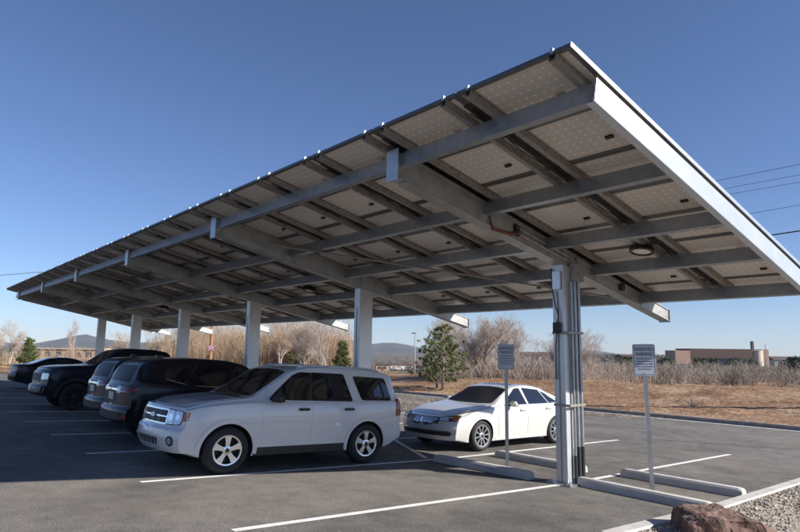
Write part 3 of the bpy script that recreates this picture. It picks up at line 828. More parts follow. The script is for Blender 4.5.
# ---------------- white compact SUV
def make_white_suv():
    S = dict(L=4.44, W=1.82, arch=.415, wheels=(.88, 3.51), wr=.362, rimk=.62, pf=.20, pr=.10, fw=.40, rw=.25,
        top=[(-.5, .99), (0, 1.0), (.16, 1.045), (.40, 1.085), (1.24, 1.175), (1.30, 1.19), (1.98, 1.655), (2.3, 1.725), (3.0, 1.74), (3.7, 1.725), (4.13, 1.675), (4.22, 1.62), (4.44, 1.10), (4.9, 1.0)],
        bot=[(-.5, .34), (.0, .33), (.35, .26), (.6, .24), (3.9, .25), (4.2, .33), (4.44, .42), (5, .42)],
        plan=[(-.5, .90), (0, .92), (.4, .985), (1.0, 1), (3.5, 1), (4.1, .975), (4.44, .93)],
        belt=[(0, .98), (1.2, 1.08), (2.5, 1.10), (4.4, 1.14)],
        roofw=[(0, .80), (1.9, .78), (2.4, .775), (3.8, .77), (4.44, .74)],
        nose=[(.3, .10), (.40, .03), (.52, 0), (.66, .015), (.70, .06), (.95, .10), (1.05, .16)],
        tail=[(.3, .05), (.48, -.01), (.62, -.01), (.66, .03), (1.1, .03), (1.7, .0)])
    c = Car('sport_utility_vehicle', S, 'white', 'white boxy compact SUV with five spoke wheels parked nose out', 'car')
    Fr, Rr, Tp = c.front(), c.rear(), c.top()
    for sd_ in (1, -1):
        sf = c.side(sd_)
        fd = [(1.46, .42), (2.30, .42), (2.30, 1.60), (2.10, 1.60), (1.44, 1.14), (1.42, .8)]
        door = c.decal('door', rpoly([(1.44, .40), (2.305, .40), (2.305, 1.06), (1.40, 1.06), (1.40, .9)], .04), sf, .004, .03, 'white')
        c.decal('window', rpoly([(1.53, 1.135), (2.32, 1.125), (2.32, 1.61), (2.12, 1.61), (1.98, 1.55)], .03), sf, .007, .02, 'glass', door)
        c.handle(door, 2.16, .985, sd_, 'plastic')
        door = c.decal('door', rpoly([(2.325, .40), (2.95, .40), (3.06, .66), (3.20, .80), (3.26, 1.06), (2.325, 1.06)], .04), sf, .004, .03, 'white')
        c.decal('window', rpoly([(2.34, 1.125), (3.20, 1.12), (3.02, 1.61), (2.34, 1.615)], .04), sf, .007, .02, 'glass', door)
        c.handle(door, 3.08, .985, sd_, 'plastic')
        c.decal('pillar_trim', [(2.322, 1.127), (2.342, 1.127), (2.342, 1.61), (2.322, 1.61)], sf, .008, .02, 'plastic')
        c.decal('quarter_window', rpoly([(3.40, 1.14), (4.12, 1.14), (3.98, 1.56), (3.22, 1.58)], .05), sf, .006, .02, 'glass')
        c.decal('taillight', rpoly([(4.20, .85), (4.37, .85), (4.33, 1.17), (4.22, 1.17)], .03), sf, .008, .03, 'red')
        for wx in S['wheels']:
            z0 = S['wr']*.97
            c.decal('arch_flare', arc(wx, z0, .485, -8, 188, 22)+arc(wx, z0, .42, 188, -8, 22), sf, .012, .03, 'white')
        dg_ = c.diag(sd_, 30)
        c.decal('headlight', rpoly([(-.36, .725), (-.06, .735), (-.02, .80), (-.02, .945), (-.36, .965)], .025), dg_, .006, .03, 'plastic')
        c.decal('headlight_lens', rpoly([(-.345, .74), (-.19, .742), (-.19, .948), (-.345, .952)], .02), dg_, .009, .02, 'lens')
        c.decal('headlight_lens', rpoly([(-.18, .742), (-.07, .748), (-.03, .80), (-.03, .935), (-.18, .947)], .02), dg_, .009, .02, 'lens')
        c.decal('headlight_bowl', arc(-.265, .845, .055, 0, 340, 14), dg_, .012, .02, 'chrome')
        c.decal('headlight_bowl', arc(-.115, .85, .045, 0, 340, 14), dg_, .012, .02, 'chrome')
        c.decal('turn_signal', rpoly([(-.015, .80), (.065, .81), (.075, .93), (-.015, .94)], .02), dg_, .007, .03, 'amber')
        c.decal('fog_lamp', arc(-.20, .50, .075, 0, 340, 16), c.diag(sd_, 24), .006, .03, 'plastic')
        c.decal('fog_lens', arc(-.20, .50, .045, 0, 340, 12), c.diag(sd_, 24), .010, .02, 'lens')
        rd = c.diag(sd_, 50, True)
        c.decal('taillight', rpoly([(-.16, .84), (.02, .84), (.06, 1.16), (-.14, 1.16)], .03), rd, .010, .03, 'red')
        c.decal('reverse_light', rpoly([(-.12, .90), (-.02, .90), (.0, 1.08), (-.10, 1.08)], .02), rd, .014, .03, 'clear')
        # roof rail
        mb = MB(); ys = sd_*.60; pts = []
        for x_ in np.linspace(2.15, 3.95, 12):
            h, _ = c.project(Vector((x_, ys, 4)), Vector((0, 0, -1))); e = min(1, min(x_-2.15, 3.95-x_)/.15); pts.append((x_, ys, h.z+.0+.018*e))
        mb.tube(pts, .016, 8); mb.build('roof_rail', MT['white'], c.root, True)
    c.decal('windshield', rpoly([(1.29, -.66), (1.93, -.60), (1.97, -.3), (1.985, 0), (1.97, .3), (1.93, .60), (1.29, .66), (1.24, .35), (1.225, 0), (1.24, -.35)], .05), Tp, .004, .02, 'glass', step=.06)
    c.decal('cowl', rpoly([(1.16, -.68), (1.23, -.35), (1.215, 0), (1.23, .35), (1.16, .68), (1.12, .66), (1.12, -.66)], .02), Tp, .003, .02, 'plastic')
    c.decal('hood', rpoly([(.30, -.60), (.20, -.3), (.18, 0), (.20, .3), (.30, .60), (.62, .70), (1.11, .725), (1.11, -.725), (.62, -.70)], .06), Tp, .004, .02, 'white', step=.07)
    c.decal('rear_window', rpoly([(-.60, 1.16), (.60, 1.16), (.56, 1.55), (-.56, 1.55)], .05), Rr, .004, .02, 'glass', step=.07)
    g = c.decal('grille', rpoly([(-.46, .73), (.46, .73), (.46, .955), (-.46, .955)], .03), Fr, .012, .03, 'chrome')
    for iz in range(2):
        for iy in range(4):
            u0 = -.43+iy*.217; c.decal('grille_opening', rpoly([(u0, .748+iz*.104), (u0+.203, .748+iz*.104), (u0+.203, .832+iz*.104), (u0, .832+iz*.104)], .014), Fr, .0145, .02, 'plastic', g)
    c.decal('badge', [(.088*math.cos(t*.3491), .842+.036*math.sin(t*.3491)) for t in range(18)], Fr, .024, .02, 'oval', g)
    c.decal('lower_intake', rpoly([(-.34, .42), (.34, .42), (.36, .53), (-.36, .53)], .02), Fr, .006, .03, 'plastic')
    for k_ in range(6): c.decal('intake_bar', [(-.30+k_*.11, .425), (-.285+k_*.11, .425), (-.285+k_*.11, .525), (-.30+k_*.11, .525)], Fr, .009, .01, 'white')
    c.decal('license_plate', rpoly([(-.15, .80), (.15, .80), (.15, .94), (-.15, .94)], .01), Rr, .008, .02, 'plate')
    c.mirror(1.60, 1.12, 'plastic', k=1.05); c.wheels((5, .036, .056))
    return c
suv = make_white_suv()
for pl_ in suv.body.data.polygons:                 # unpainted lower sill
    if pl_.center.z < .385 and 1.32 < pl_.center.x < 3.06 and abs(pl_.center.y) > .5: pl_.material_index = 1
place(suv, -5.42, 3.70, -1, .051, .02); suv.root.scale = (1.0, 1.0, .945)

# ---------------- sedans
def make_sedan(name, paint, label, spokes, rimm, detail=True):
    S = dict(L=4.83, W=1.84, arch=.375, wheels=(.96, 3.69), wr=.335, rimk=.70, pf=.30, pr=.20, fw=.5, rw=.4, sig=.07,
        top=[(-.5, .70), (0, .735), (.25, .80), (.7, .90), (1.40, .985), (1.50, 1.01), (2.22, 1.385), (2.6, 1.445), (3.0, 1.445), (3.45, 1.375), (4.08, 1.105), (4.20, 1.075), (4.68, 1.06), (4.83, 1.02), (5.2, .98)],
        bot=[(-.5, .28), (0, .25), (.4, .19), (4.2, .20), (4.6, .28), (4.83, .34), (5.2, .34)],
        plan=[(-.5, .88), (0, .90), (.5, .97), (1.2, 1), (3.6, 1), (4.3, .97), (4.83, .90)],
        belt=[(0, .74), (1.3, .93), (2.5, .965), (4.2, 1.0), (4.83, 1.0)],
        roofw=[(0, .78), (2.2, .70), (2.8, .685), (3.4, .68), (4.2, .74), (4.83, .8)],
        nose=[(.2, .10), (.36, .02), (.50, 0), (.62, .02), (.75, .07), (.9, .12)],
        tail=[(.3, .05), (.5, 0), (.66, 0), (.72, .02), (1.0, .04), (1.1, .02)])
    c = Car(name, S, paint, label); Fr, Rr, Tp = c.front(), c.rear(), c.top()
    for sd_ in (1, -1):
        sf = c.side(sd_)
        door = c.decal('door', rpoly([(1.52, .32), (2.535, .32), (2.535, .945), (1.50, .935), (1.48, .7)], .04), sf, .004, .03, paint)
        c.decal('window', rpoly([(1.80, .985), (2.58, .995), (2.52, 1.36), (2.34, 1.345)], .025), sf, .006, .02, 'glass_blue', door)
        c.handle(door, 2.36, .865, sd_, paint)
        door = c.decal('door', rpoly([(2.555, .32), (3.20, .32), (3.30, .55), (3.52, .78), (3.56, .96), (2.555, .945)], .04), sf, .004, .03, paint)
        c.decal('window', rpoly([(2.66, .998), (3.42, 1.01), (3.26, 1.315), (2.62, 1.365)], .025), sf, .006, .02, 'glass_blue', door)
        c.handle(door, 3.36, .885, sd_, paint)
        c.decal('quarter_window', rpoly([(3.46, 1.012), (3.80, 1.03), (3.52, 1.22), (3.33, 1.285)], .02), sf, .006, .02, 'glass_blue')
        c.decal('window_trim', [(1.76, .972), (2.6, .984), (3.5, .996), (3.86, 1.014), (3.86, 1.026), (3.5, 1.008), (2.6, .996), (1.76, .984)], sf, .009, .02, 'chrome')
        c.decal('rocker', rpoly([(1.40, .215), (3.26, .215), (3.26, .30), (1.40, .30)], .02), sf, .006, .02, paint)
        dg_ = c.diag(sd_, 42)
        c.decal('headlight', rpoly([(-.36, .645), (.10, .66), (.20, .775), (-.08, .76), (-.36, .715)], .03), dg_, .006, .03, 'plastic')
        c.decal('headlight_lens', rpoly([(-.33, .66), (-.08, .665), (-.04, .74), (-.33, .705)], .02), dg_, .009, .02, 'lens')
        c.decal('turn_signal', rpoly([(-.02, .675), (.09, .675), (.155, .755), (.0, .745)], .02), dg_, .009, .02, 'amber')
        c.decal('taillight', rpoly([(-.22, .72), (.10, .76), (.14, .92), (-.22, .92)], .03), c.diag(sd_, 45, True), .008, .03, 'red')
    c.decal('windshield', rpoly([(1.52, -.68), (2.14, -.585), (2.20, -.3), (2.215, 0), (2.20, .3), (2.14, .585), (1.52, .68), (1.45, .35), (1.43, 0), (1.45, -.35)], .05), Tp, .004, .02, 'glass_shade', step=.07)
    c.decal('rear_window', rpoly([(3.52, -.55), (4.04, -.62), (4.08, 0), (4.04, .62), (3.52, .55), (3.47, 0)], .05), Tp, .004, .02, 'glass', step=.07)
    c.decal('hood', rpoly([(.36, -.52), (.22, -.25), (.20, 0), (.22, .25), (.36, .52), (.75, .68), (1.40, .73), (1.36, 0), (1.40, -.73), (.75, -.68)], .06), Tp, .004, .02, paint, step=.08)
    c.decal('sunroof', rpoly([(2.42, -.42), (2.95, -.42), (2.95, .42), (2.42, .42)], .05), Tp, .003, .02, 'glass', step=.08)
    for sg in (1, -1):
        poly = [(sg*.06, .545), (sg*.44, .575), (sg*.47, .71), (sg*.40, .735), (sg*.06, .715)]
        g = c.decal('grille', rpoly(poly, .02), Fr, .010, .03, 'plastic')
        for k_ in range(12):
            u = sg*(.075+k_*.031); c.decal('grille_bar', [(u-.006, .555+.0008*k_), (u+.006, .555+.0008*k_), (u+.006, .715), (u-.006, .715)], Fr, .016, .02, 'chrome', g)
    c.decal('badge', rpoly([(-.035, .60), (.035, .60), (.035, .70), (-.035, .70)], .01), Fr, .02, .02, 'chrome')
    c.decal('lower_intake', rpoly([(-.70, .345), (.70, .345), (.74, .43), (-.74, .43)], .03), Fr, .006, .03, 'plastic')
    c.decal('intake_trim', rpoly([(-.70, .436), (.70, .436), (.70, .450), (-.70, .450)], .004), Fr, .009, .02, 'chrome')
    c.mirror(1.88, .965, paint, k=.95); c.wheels(spokes, rimm)
    return c
sedan = make_sedan('sedan', 'pearl', 'white four door sedan with many spoked wheels and vertical bar grille', (10, .013, .019), 'rim')
place(sedan, .42, 3.95, -1, .0285, .01); sedan.root.scale = (1, 1, .965)

# ---------------- dark crossovers with their tails towards the lane
def make_crossover(name, paint, label, L=4.55):
    S = dict(L=L, W=1.86, arch=.41, wheels=(.92, 3.62), wr=.36, rimk=.68, pf=.28, pr=.16, fw=.45, rw=.22, sig=.06,
        top=[(-.5, .92), (0, .93), (.3, 1.0), (1.2, 1.13), (1.3, 1.16), (2.1, 1.60), (2.5, 1.67), (3.2, 1.675), (3.9, 1.62), (4.18, 1.565), (4.30, 1.44), (4.48, 1.10), (4.55, .98), (5, .95)],
        bot=[(-.5, .32), (0, .30), (.4, .23), (3.9, .25), (4.2, .32), (4.55, .42), (5, .42)],
        plan=[(-.5, .88), (0, .90), (.5, .97), (1.2, 1), (3.6, 1), (4.2, .965), (4.55, .90)],
        belt=[(0, .92), (1.3, 1.04), (2.5, 1.08), (3.6, 1.14), (4.55, 1.2)],
        roofw=[(0, .78), (2.1, .74), (2.8, .735), (3.8, .72), (4.3, .72), (4.55, .8)],
        nose=[(.3, .10), (.45, .0), (.62, 0), (.8, .06), (1.0, .15)],
        tail=[(.3, .06), (.45, -.02), (.64, -.03), (.70, .03), (1.0, .02), (1.5, .0)])
    c = Car(name, S, paint, label); Fr, Rr, Tp = c.front(), c.rear(), c.top()
    for sd_ in (1, -1):
        sf = c.side(sd_)
        d1 = c.decal('door', rpoly([(1.46, .38), (2.42, .38), (2.42, 1.04), (1.44, 1.03), (1.42, .8)], .04), sf, .004, .03, paint)
        c.decal('window', rpoly([(1.66, 1.085), (2.42, 1.11), (2.42, 1.56), (2.22, 1.54)], .03), sf, .006, .02, 'glass', d1); c.handle(d1, 2.26, .95, sd_, paint)
        d2 = c.decal('door', rpoly([(2.44, .38), (3.05, .38), (3.2, .70), (3.36, .84), (3.38, 1.08), (2.44, 1.04)], .04), sf, .004, .03, paint)
        c.decal('window', rpoly([(2.46, 1.112), (3.36, 1.15), (3.24, 1.53), (2.46, 1.565)], .03), sf, .006, .02, 'glass', d2); c.handle(d2, 3.18, .98, sd_, paint)
        c.decal('quarter_window', rpoly([(3.40, 1.155), (3.78, 1.25), (3.86, 1.34), (3.70, 1.46), (3.30, 1.525)], .06), sf, .006, .02, 'glass')
        c.decal('window_trim', [(1.62, 1.062), (2.42, 1.088), (3.36, 1.128), (3.80, 1.232), (3.80, 1.246), (3.36, 1.142), (2.42, 1.102), (1.62, 1.076)], sf, .009, .02, 'chrome')
        c.decal('side_molding', rpoly([(1.38, .27), (3.12, .27), (3.12, .36), (1.38, .36)], .03), sf, .010, .03, 'plastic')
        rd = c.diag(sd_, 45, True)
        c.decal('taillight', rpoly([(-.28, .96), (.0, .97), (.15, 1.03), (.14, 1.055), (.0, 1.05), (-.28, 1.07)], .015), rd, .010, .03, 'red')
        c.decal('reverse_light', rpoly([(-.42, .94), (-.28, .94), (-.28, 1.06), (-.42, 1.07)], .02), rd, .011, .03, 'clear')
        c.decal('reflector', rpoly([(-.22, .50), (-.02, .50), (-.02, .545), (-.22, .545)], .012), rd, .008, .02, 'red')
        c.decal('headlight', rpoly([(-.30, .74), (.05, .78), (.16, .90), (-.30, .84)], .03), c.diag(sd_, 40), .006, .03, 'lens')
    c.decal('windshield', rpoly([(1.32, -.68), (2.04, -.60), (2.09, 0), (2.04, .60), (1.32, .68), (1.26, 0)], .05), Tp, .004, .02, 'glass', step=.08)
    c.decal('rear_window', rpoly([(-.60, 1.16), (.60, 1.16), (.54, 1.47), (-.54, 1.47)], .05), Rr, .005, .02, 'glass_shade', step=.07)
    c.decal('license_recess', rpoly([(-.30, .80), (.30, .80), (.30, .98), (-.30, .98)], .03), Rr, .004, .02, 'plastic')
    c.decal('license_plate', rpoly([(-.15, .81), (.15, .81), (.15, .95), (-.15, .95)], .01), Rr, .010, .02, 'plate')
    c.decal('chrome_strip', rpoly([(-.45, .99), (.45, .99), (.45, 1.02), (-.45, 1.02)], .008), Rr, .010, .02, 'chrome')
    c.decal('bumper_insert', rpoly([(-.70, .46), (.70, .46), (.62, .60), (-.62, .60)], .03), Rr, .006, .03, 'plastic')
    c.decal('grille', rpoly([(-.42, .62), (.42, .62), (.46, .84), (-.46, .84)], .03), Fr, .008, .03, 'plastic')
    c.decal('hood', rpoly([(.30, -.55), (.2, 0), (.30, .55), (.7, .70), (1.16, .73), (1.16, -.73), (.7, -.70)], .06), Tp, .004, .02, paint, step=.1)
    mb = MB(); mb.box(3.62, 3.76, -.02, .02, 1.62, 1.70); mb.build('antenna_fin', MT[paint], c.root, bevel=.008)
    c.mirror(1.70, 1.08, paint); c.wheels((7, .02, .03), 'dark_rim')
    return c
cx1 = make_crossover('crossover', 'black_paint', 'black crossover parked tail out right beside the white SUV'); place(cx1, -.55, 6.95, 1, .051)
cx2 = make_crossover('crossover', 'navy_paint', 'dark crossover parked tail out between the black crossover and the pickup'); place(cx2, -.22, 9.65, 1, .051)

# ---------------- dark crew cab pickup, nose towards the lane
def make_pickup():
    S = dict(L=5.7, W=2.0, arch=.46, wheels=(.98, 4.55), wr=.40, rimk=.62, pf=.20, pr=.06, fw=.4, rw=.2, sig=.05,
        top=[(-.5, 1.16), (0, 1.18), (.2, 1.23), (1.35, 1.32), (1.45, 1.34), (2.05, 1.80), (2.4, 1.90), (3.2, 1.91), (3.62, 1.86), (3.74, 1.75), (3.86, 1.30), (3.92, 1.26), (5.7, 1.27), (6.2, 1.25)],
        bot=[(-.5, .42), (0, .40), (.4, .34), (5.2, .38), (5.7, .46), (6.2, .46)],
        plan=[(-.5, .93), (0, .94), (.4, .985), (1.0, 1), (5.0, 1), (5.7, .98)],
        belt=[(0, 1.14), (1.4, 1.22), (3.7, 1.22), (5.7, 1.22)],
        roofw=[(0, .8), (2.0, .76), (2.6, .75), (3.7, .76), (3.9, .9), (5.7, .92)],
        nose=[(.3, .10), (.48, 0), (.66, 0), (.70, .06), (1.05, .08), (1.15, .16)],
        tail=[(.3, .04), (.5, 0), (1.3, .0)])
    c = Car('pickup_truck', S, 'navy_paint', 'dark navy pickup truck parked nose out with a tall grille', 'truck'); Fr, Rr, Tp = c.front(), c.rear(), c.top()
    for sd_ in (1, -1):
        sf = c.side(sd_)
        d1 = c.decal('door', rpoly([(1.62, .5), (2.64, .5), (2.64, 1.18), (1.60, 1.16)], .05), sf, .004, .03, 'navy_paint')
        c.decal('window', rpoly([(1.78, 1.24), (2.62, 1.25), (2.62, 1.78), (2.30, 1.76), (2.16, 1.68)], .03), sf, .006, .02, 'glass', d1); c.handle(d1, 2.45, 1.1, sd_, 'chrome')
        d2 = c.decal('door', rpoly([(2.66, .5), (3.66, .5), (3.70, 1.18), (2.66, 1.18)], .05), sf, .004, .03, 'navy_paint')
        c.decal('window', rpoly([(2.68, 1.25), (3.60, 1.26), (3.52, 1.76), (2.68, 1.78)], .04), sf, .006, .02, 'glass', d2); c.handle(d2, 3.50, 1.1, sd_, 'chrome')
        for wx in S['wheels']: c.decal('arch_flare', arc(wx, .388, .54, 0, 180, 20)+arc(wx, .388, .465, 180, 0, 20), sf, .014, .03, 'plastic')
        mb = MB(); mb.tube([(1.5, sd_*.98, .42), (3.8, sd_*.98, .42)], .05, 8); mb.build('step_bar', MT['plastic'], c.root, True)
        c.decal('headlight', rpoly([(-.28, .86), (.06, .88), (.08, 1.04), (-.28, 1.05)], .03), c.diag(sd_, 32), .006, .03, 'lens')
        c.decal('taillight', rpoly([(-.12, .8), (.06, .8), (.06, 1.2), (-.12, 1.2)], .03), c.diag(sd_, 45, True), .008, .03, 'red')
        c.decal('fog_lamp', arc(-.18, .58, .05, 0, 340, 12), c.diag(sd_, 20), .008, .03, 'lens')
    c.decal('windshield', rpoly([(1.50, -.74), (2.00, -.66), (2.06, 0), (2.00, .66), (1.50, .74), (1.42, 0)], .05), Tp, .004, .02, 'glass_blue', step=.08)
    c.decal('hood', rpoly([(.26, -.62), (.2, 0), (.26, .62), (1.36, .78), (1.36, -.78)], .06), Tp, .010, .02, 'navy_paint', step=.1)
    c.decal('bed_opening', rpoly([(3.98, -.80), (5.60, -.80), (5.60, .80), (3.98, .80)], .05), Tp, .003, .02, 'plastic', step=.1)
    c.decal('grille', rpoly([(-.52, .78), (.52, .78), (.54, 1.06), (-.54, 1.06)], .04), Fr, .012, .03, 'dark_rim')
    c.decal('grille_mesh', rpoly([(-.47, .81), (.47, .81), (.49, 1.03), (-.49, 1.03)], .04), Fr, .015, .03, 'plastic')
    c.decal('bumper', rpoly([(-.80, .50), (.80, .50), (.84, .68), (-.84, .68)], .05), Fr, .03, .03, 'dark_rim')
    c.decal('license_plate', rpoly([(-.15, .53), (.15, .53), (.15, .66), (-.15, .66)], .01), Fr, .036, .02, 'plate')
    c.mirror(1.84, 1.24, 'plastic', k=1.25); c.wheels((6, .03, .05), 'dark_rim')
    return c
pk = make_pickup(); place(pk, -5.05, 15.0, -1, .051)
far_car = make_sedan('sedan', 'grey_paint', 'dark charcoal sedan parked tail out beyond the pickup', (7, .018, .03), 'dark_rim'); place(far_car, .76, 26.1, 1, .051)

# ------------------------------------------------------------------ far land, plants, buildings
def at(u, depth):                 # ground point seen at horizontal picture position u, at a given distance
    lat = (u-400)/598.0*depth*math.cos(PITCH)
    p = CAM+Vector((math.sin(YAW), math.cos(YAW), 0))*depth+Vector((math.cos(YAW), -math.sin(YAW), 0))*lat
    return p.x, p.y, land(p.x, p.y)
def quad_strip(V, F, pts, w0, w1, rng):
    d = (pts[-1]-pts[0]); a = d.cross(Vector((rng.uniform(-1, 1), rng.uniform(-1, 1), rng.uniform(-.3, .3))))
    if a.length < 1e-6: return
    a.normalize(); n0 = len(V); k = len(pts)
    for i, p in enumerate(pts):
        w = (w0+(w1-w0)*i/(k-1))*.5; V.append(p+a*w); V.append(p-a*w)
    for i in range(k-1): F.append((n0+2*i, n0+2*i+1, n0+2*i+3, n0+2*i+2))
def bare_tree(seed, h, spread, stems=3, dens=1.0):
    rg = random.Random(seed); tr = MB(); TV, TF = [], []
    def rv(s): return Vector((rg.gauss(0, s), rg.gauss(0, s), rg.gauss(0, s*.6)))
    def grow(p, d, ln, r, lev):
        n = 4; pts = [p.copy()]; q = p.copy(); dd = d.copy(); dirs = []
        for i in range(n):
            dd = (dd+rv(.16)+Vector((0, 0, .12 if lev < 2 else .10))).normalized(); q = q+dd*ln/n; pts.append(q.copy()); dirs.append(dd.copy())
        if r > .018: tr.tube(pts, [r*(1-.5*i/n) for i in range(n+1)], 5 if lev < 2 else 4, cap=False)
        else: quad_strip(TV, TF, pts, r*2.2, r*1.0, rg)
        if lev >= 4 or ln < .22:
            for k in range(int(4*dens)):
                b = pts[rg.randint(1, n)]; t = (dirs[-1]+rv(.55)).normalized(); l2 = rg.uniform(.18, .45)
                quad_strip(TV, TF, [b, b+t*l2*.5+rv(.02), b+t*l2+rv(.04)+Vector((0, 0, .04))], .009, .005, rg)
            return
        nk = {0: 6, 1: 5, 2: 4, 3: 4}[lev]
        for k in range(nk):
            f = rg.uniform(.3, 1.0) if lev else rg.uniform(.25, 1)
            i = min(n-1, int(f*n)); b = pts[i].lerp(pts[i+1], f*n-i); side = rv(1); side -= dirs[i]*side.dot(dirs[i]); side.normalize()
            t = (dirs[i]*rg.uniform(.55, 1.0)+side*rg.uniform(.5, .95)*spread).normalized()
            grow(b, t, ln*rg.uniform(.45, .70), r*(1-.5*f)*rg.uniform(.42, .62), lev+1)
    for s in range(stems):
        a = 6.28*s/stems+rg.random(); tilt = (.32 if stems > 1 else .05)*spread
        grow(Vector((.12*math.cos(a), .12*math.sin(a), -.15)), Vector((math.cos(a)*tilt, math.sin(a)*tilt, 1)).normalized(), h*rg.uniform(.52, .68), h*.024, 0)
    return tr, TV, TF
def tree_proto(seed, h, spread, stems, tw, dens=1.0):
    tr, TV, TF = bare_tree(seed, h, spread, stems, dens)
    t = empty('bare_tree'); tr.build('trunk', MT['bark_grey'], t, True, 60); new_obj('crown', TV, TF, MT[tw], t)
    zs = max(v.z for v in TV); t['_h'] = zs
    return t
def conifer(seed, h, rad, tops=1, name='pine_tree'):
    rg = random.Random(seed); t = empty(name); tr = MB(); V, F = [], []
    for s in range(tops):
        ox = 0 if tops == 1 else (-.32 if s == 0 else .36)*rad; hh = h*(1 if s == 0 else .93); oy = .1*rad*(s-.5)
        tr.tube([(ox*.2, oy, -.2), (ox*.8, oy, hh*.3), (ox, oy, hh*.97)], [h*.018, h*.014, .006], 6)
        z = hh*.10
        while z < hh*.98:
            k = z/hh; rl = rad*(1-k)**.6*rg.uniform(.72, 1.15)*(.72 if tops > 1 else 1)*(min(1, .55+k*4)); a0 = rg.random()*6.28
            for b in range(rg.randint(5, 7)):
                a = a0+b*6.28/6+rg.uniform(-.3, .3); L = max(.10, rl*rg.uniform(.65, 1.1)); base = Vector((ox*min(1, .3+k*2), oy, z))
                d = Vector((math.cos(a), math.sin(a), rg.uniform(.2, .75)))
                tip = base+d*L; tr.tube([base, base+d*L*.5+Vector((0, 0, -.04*L)), tip], [.012, .008, .004], 3, cap=False)
                for tf in range(max(2, int(L/rad*11))):
                    f = 1-.72*rg.random()**1.5; c0_ = base.lerp(tip, f)+Vector((rg.gauss(0, .10), rg.gauss(0, .10), rg.gauss(.03, .07)))*(.4+.4*rad)
                    for q in range(34):
                        dr = (d*.55+Vector((rg.gauss(0, .6), rg.gauss(0, .6), rg.gauss(.3, .55)))).normalized(); l2 = rg.uniform(.10, .20)*(.75+.12*rad); c = c0_+dr*rg.uniform(0, .08)
                        sd_ = dr.cross(Vector((rg.gauss(0, 1), rg.gauss(0, 1), rg.gauss(0, 1)))).normalized()*l2*.10; n0 = len(V)
                        V.extend([c-sd_, c+sd_, c+dr*l2]); F.append((n0, n0+1, n0+2))
            z += h*rg.uniform(.045, .08)*(1.5 if tops > 1 else 1)
    tr.build('trunk', MT['bark_grey'], t, True, 60); new_obj('crown', V, F, MT['needles'], t)
    return t
def put(t, u, depth, hs, label, cat, group=None, yaw=None, sxy=1.0, copy=True):
    o = copy_tree(t) if copy else t
    x, y, z = at(u, depth); o.location = (x, y, z-.03); o.rotation_euler = (0, 0, rnd.random()*6.28 if yaw is None else yaw); o.scale = (hs*sxy, hs*sxy, hs)
    if '_h' in o: del o['_h']
    tag(o, label, cat, group); return o
P1_ = tree_proto(11, 4.2, .68, 5, 'twig', 1.0); P2_ = tree_proto(23, 4.4, .6, 4, 'twig', 1.0); P3_ = tree_proto(37, 4.6, .5, 2, 'twig', 1.0); P4_ = tree_proto(52, 5.2, .5, 2, 'twig_tan', 1.0)
protos = [P1_, P2_, P3_, P4_]; used = set(); hts = [p['_h'] for p in protos]
def tree(i, u, depth, top_y, label, group=None, sxy=1.0):
    x, y, z = at(u, depth); hor = 351+.0131*(u-400)
    H = CAM.z+(hor-top_y)/598.0*depth*math.cos(PITCH)-z
    p = protos[i]; cp = i in used; used.add(i)
    return put(p, u, depth, H/hts[i], label, 'tree', group, sxy=sxy, copy=cp)
bg = 'bare trees behind the dirt bank'
tree(0, 482, 44, 310, 'wide bare tree with many upright limbs behind the sedan and the pine', bg, 1.05)
tree(1, 452, 52, 309, 'bare tree rising just behind the top of the pine', bg, 1.1)
tree(1, 512, 49, 316, 'bare tree whose crown is partly covered by the narrow parking sign', bg, 1.0)
tree(0, 562, 45, 325, 'spreading bare tree partly hidden by the end column', bg, 1.05)
tree(2, 594, 53, 336, 'small bare tree just past the end column conduits', bg, 1.2)
bl = 'bare trees seen between the carport columns'
tree(2, 328, 50, 312, 'bare tree seen just left of the second column under the roof', bl, 1.1)
tree(1, 303, 52, 313, 'bare tree above the brick shed between columns', bl, 1.0)
tree(3, 282, 60, 316, 'slender tan bare tree by the brick shed', bl)
tree(3, 236, 66, 320, 'slender tan bare tree to the side of the pole with the star', bl)
tree(3, 160, 66, 320, 'slender tan bare tree behind the roof of the pickup', bl)
bs = 'bare trees at the far end of the lot'
tree(2, 12, 66, 314, 'tall pale bare tree at the far end of the lot', bs, 1.1)
tree(1, -8, 60, 322, 'low wide bare tree at the far end of the lot', bs, 1.2)
tree(2, 76, 82, 313, 'thin tall bare tree rising before the pointed mountain', bs, .55)
tree(3, 122, 70, 328, 'slender bare tree next to the farthest column', bs, 1.0)
for i, p in enumerate(protos):
    if '_h' in p: del p['_h']
# conifers
pine = conifer(5, 3.9, 2.2, 2); put(pine, 441, 37.5, 1.0, 'bushy green pine with two tops on the dirt bank behind the sedan', 'tree', None, .9, copy=False, sxy=1.18)
c2 = conifer(9, 2.6, .9, 1); put(c2, 30, 58, 1.05, 'small dark evergreen at the far end of the lot', 'tree', 'small evergreens', copy=False)
put(c2, 300, 62, 1.3, 'small evergreen between the second and third columns near the brick shed', 'tree', 'small evergreens')
put(c2, 343, 56, 1.05, 'small evergreen close beside the second column', 'tree', 'small evergreens')
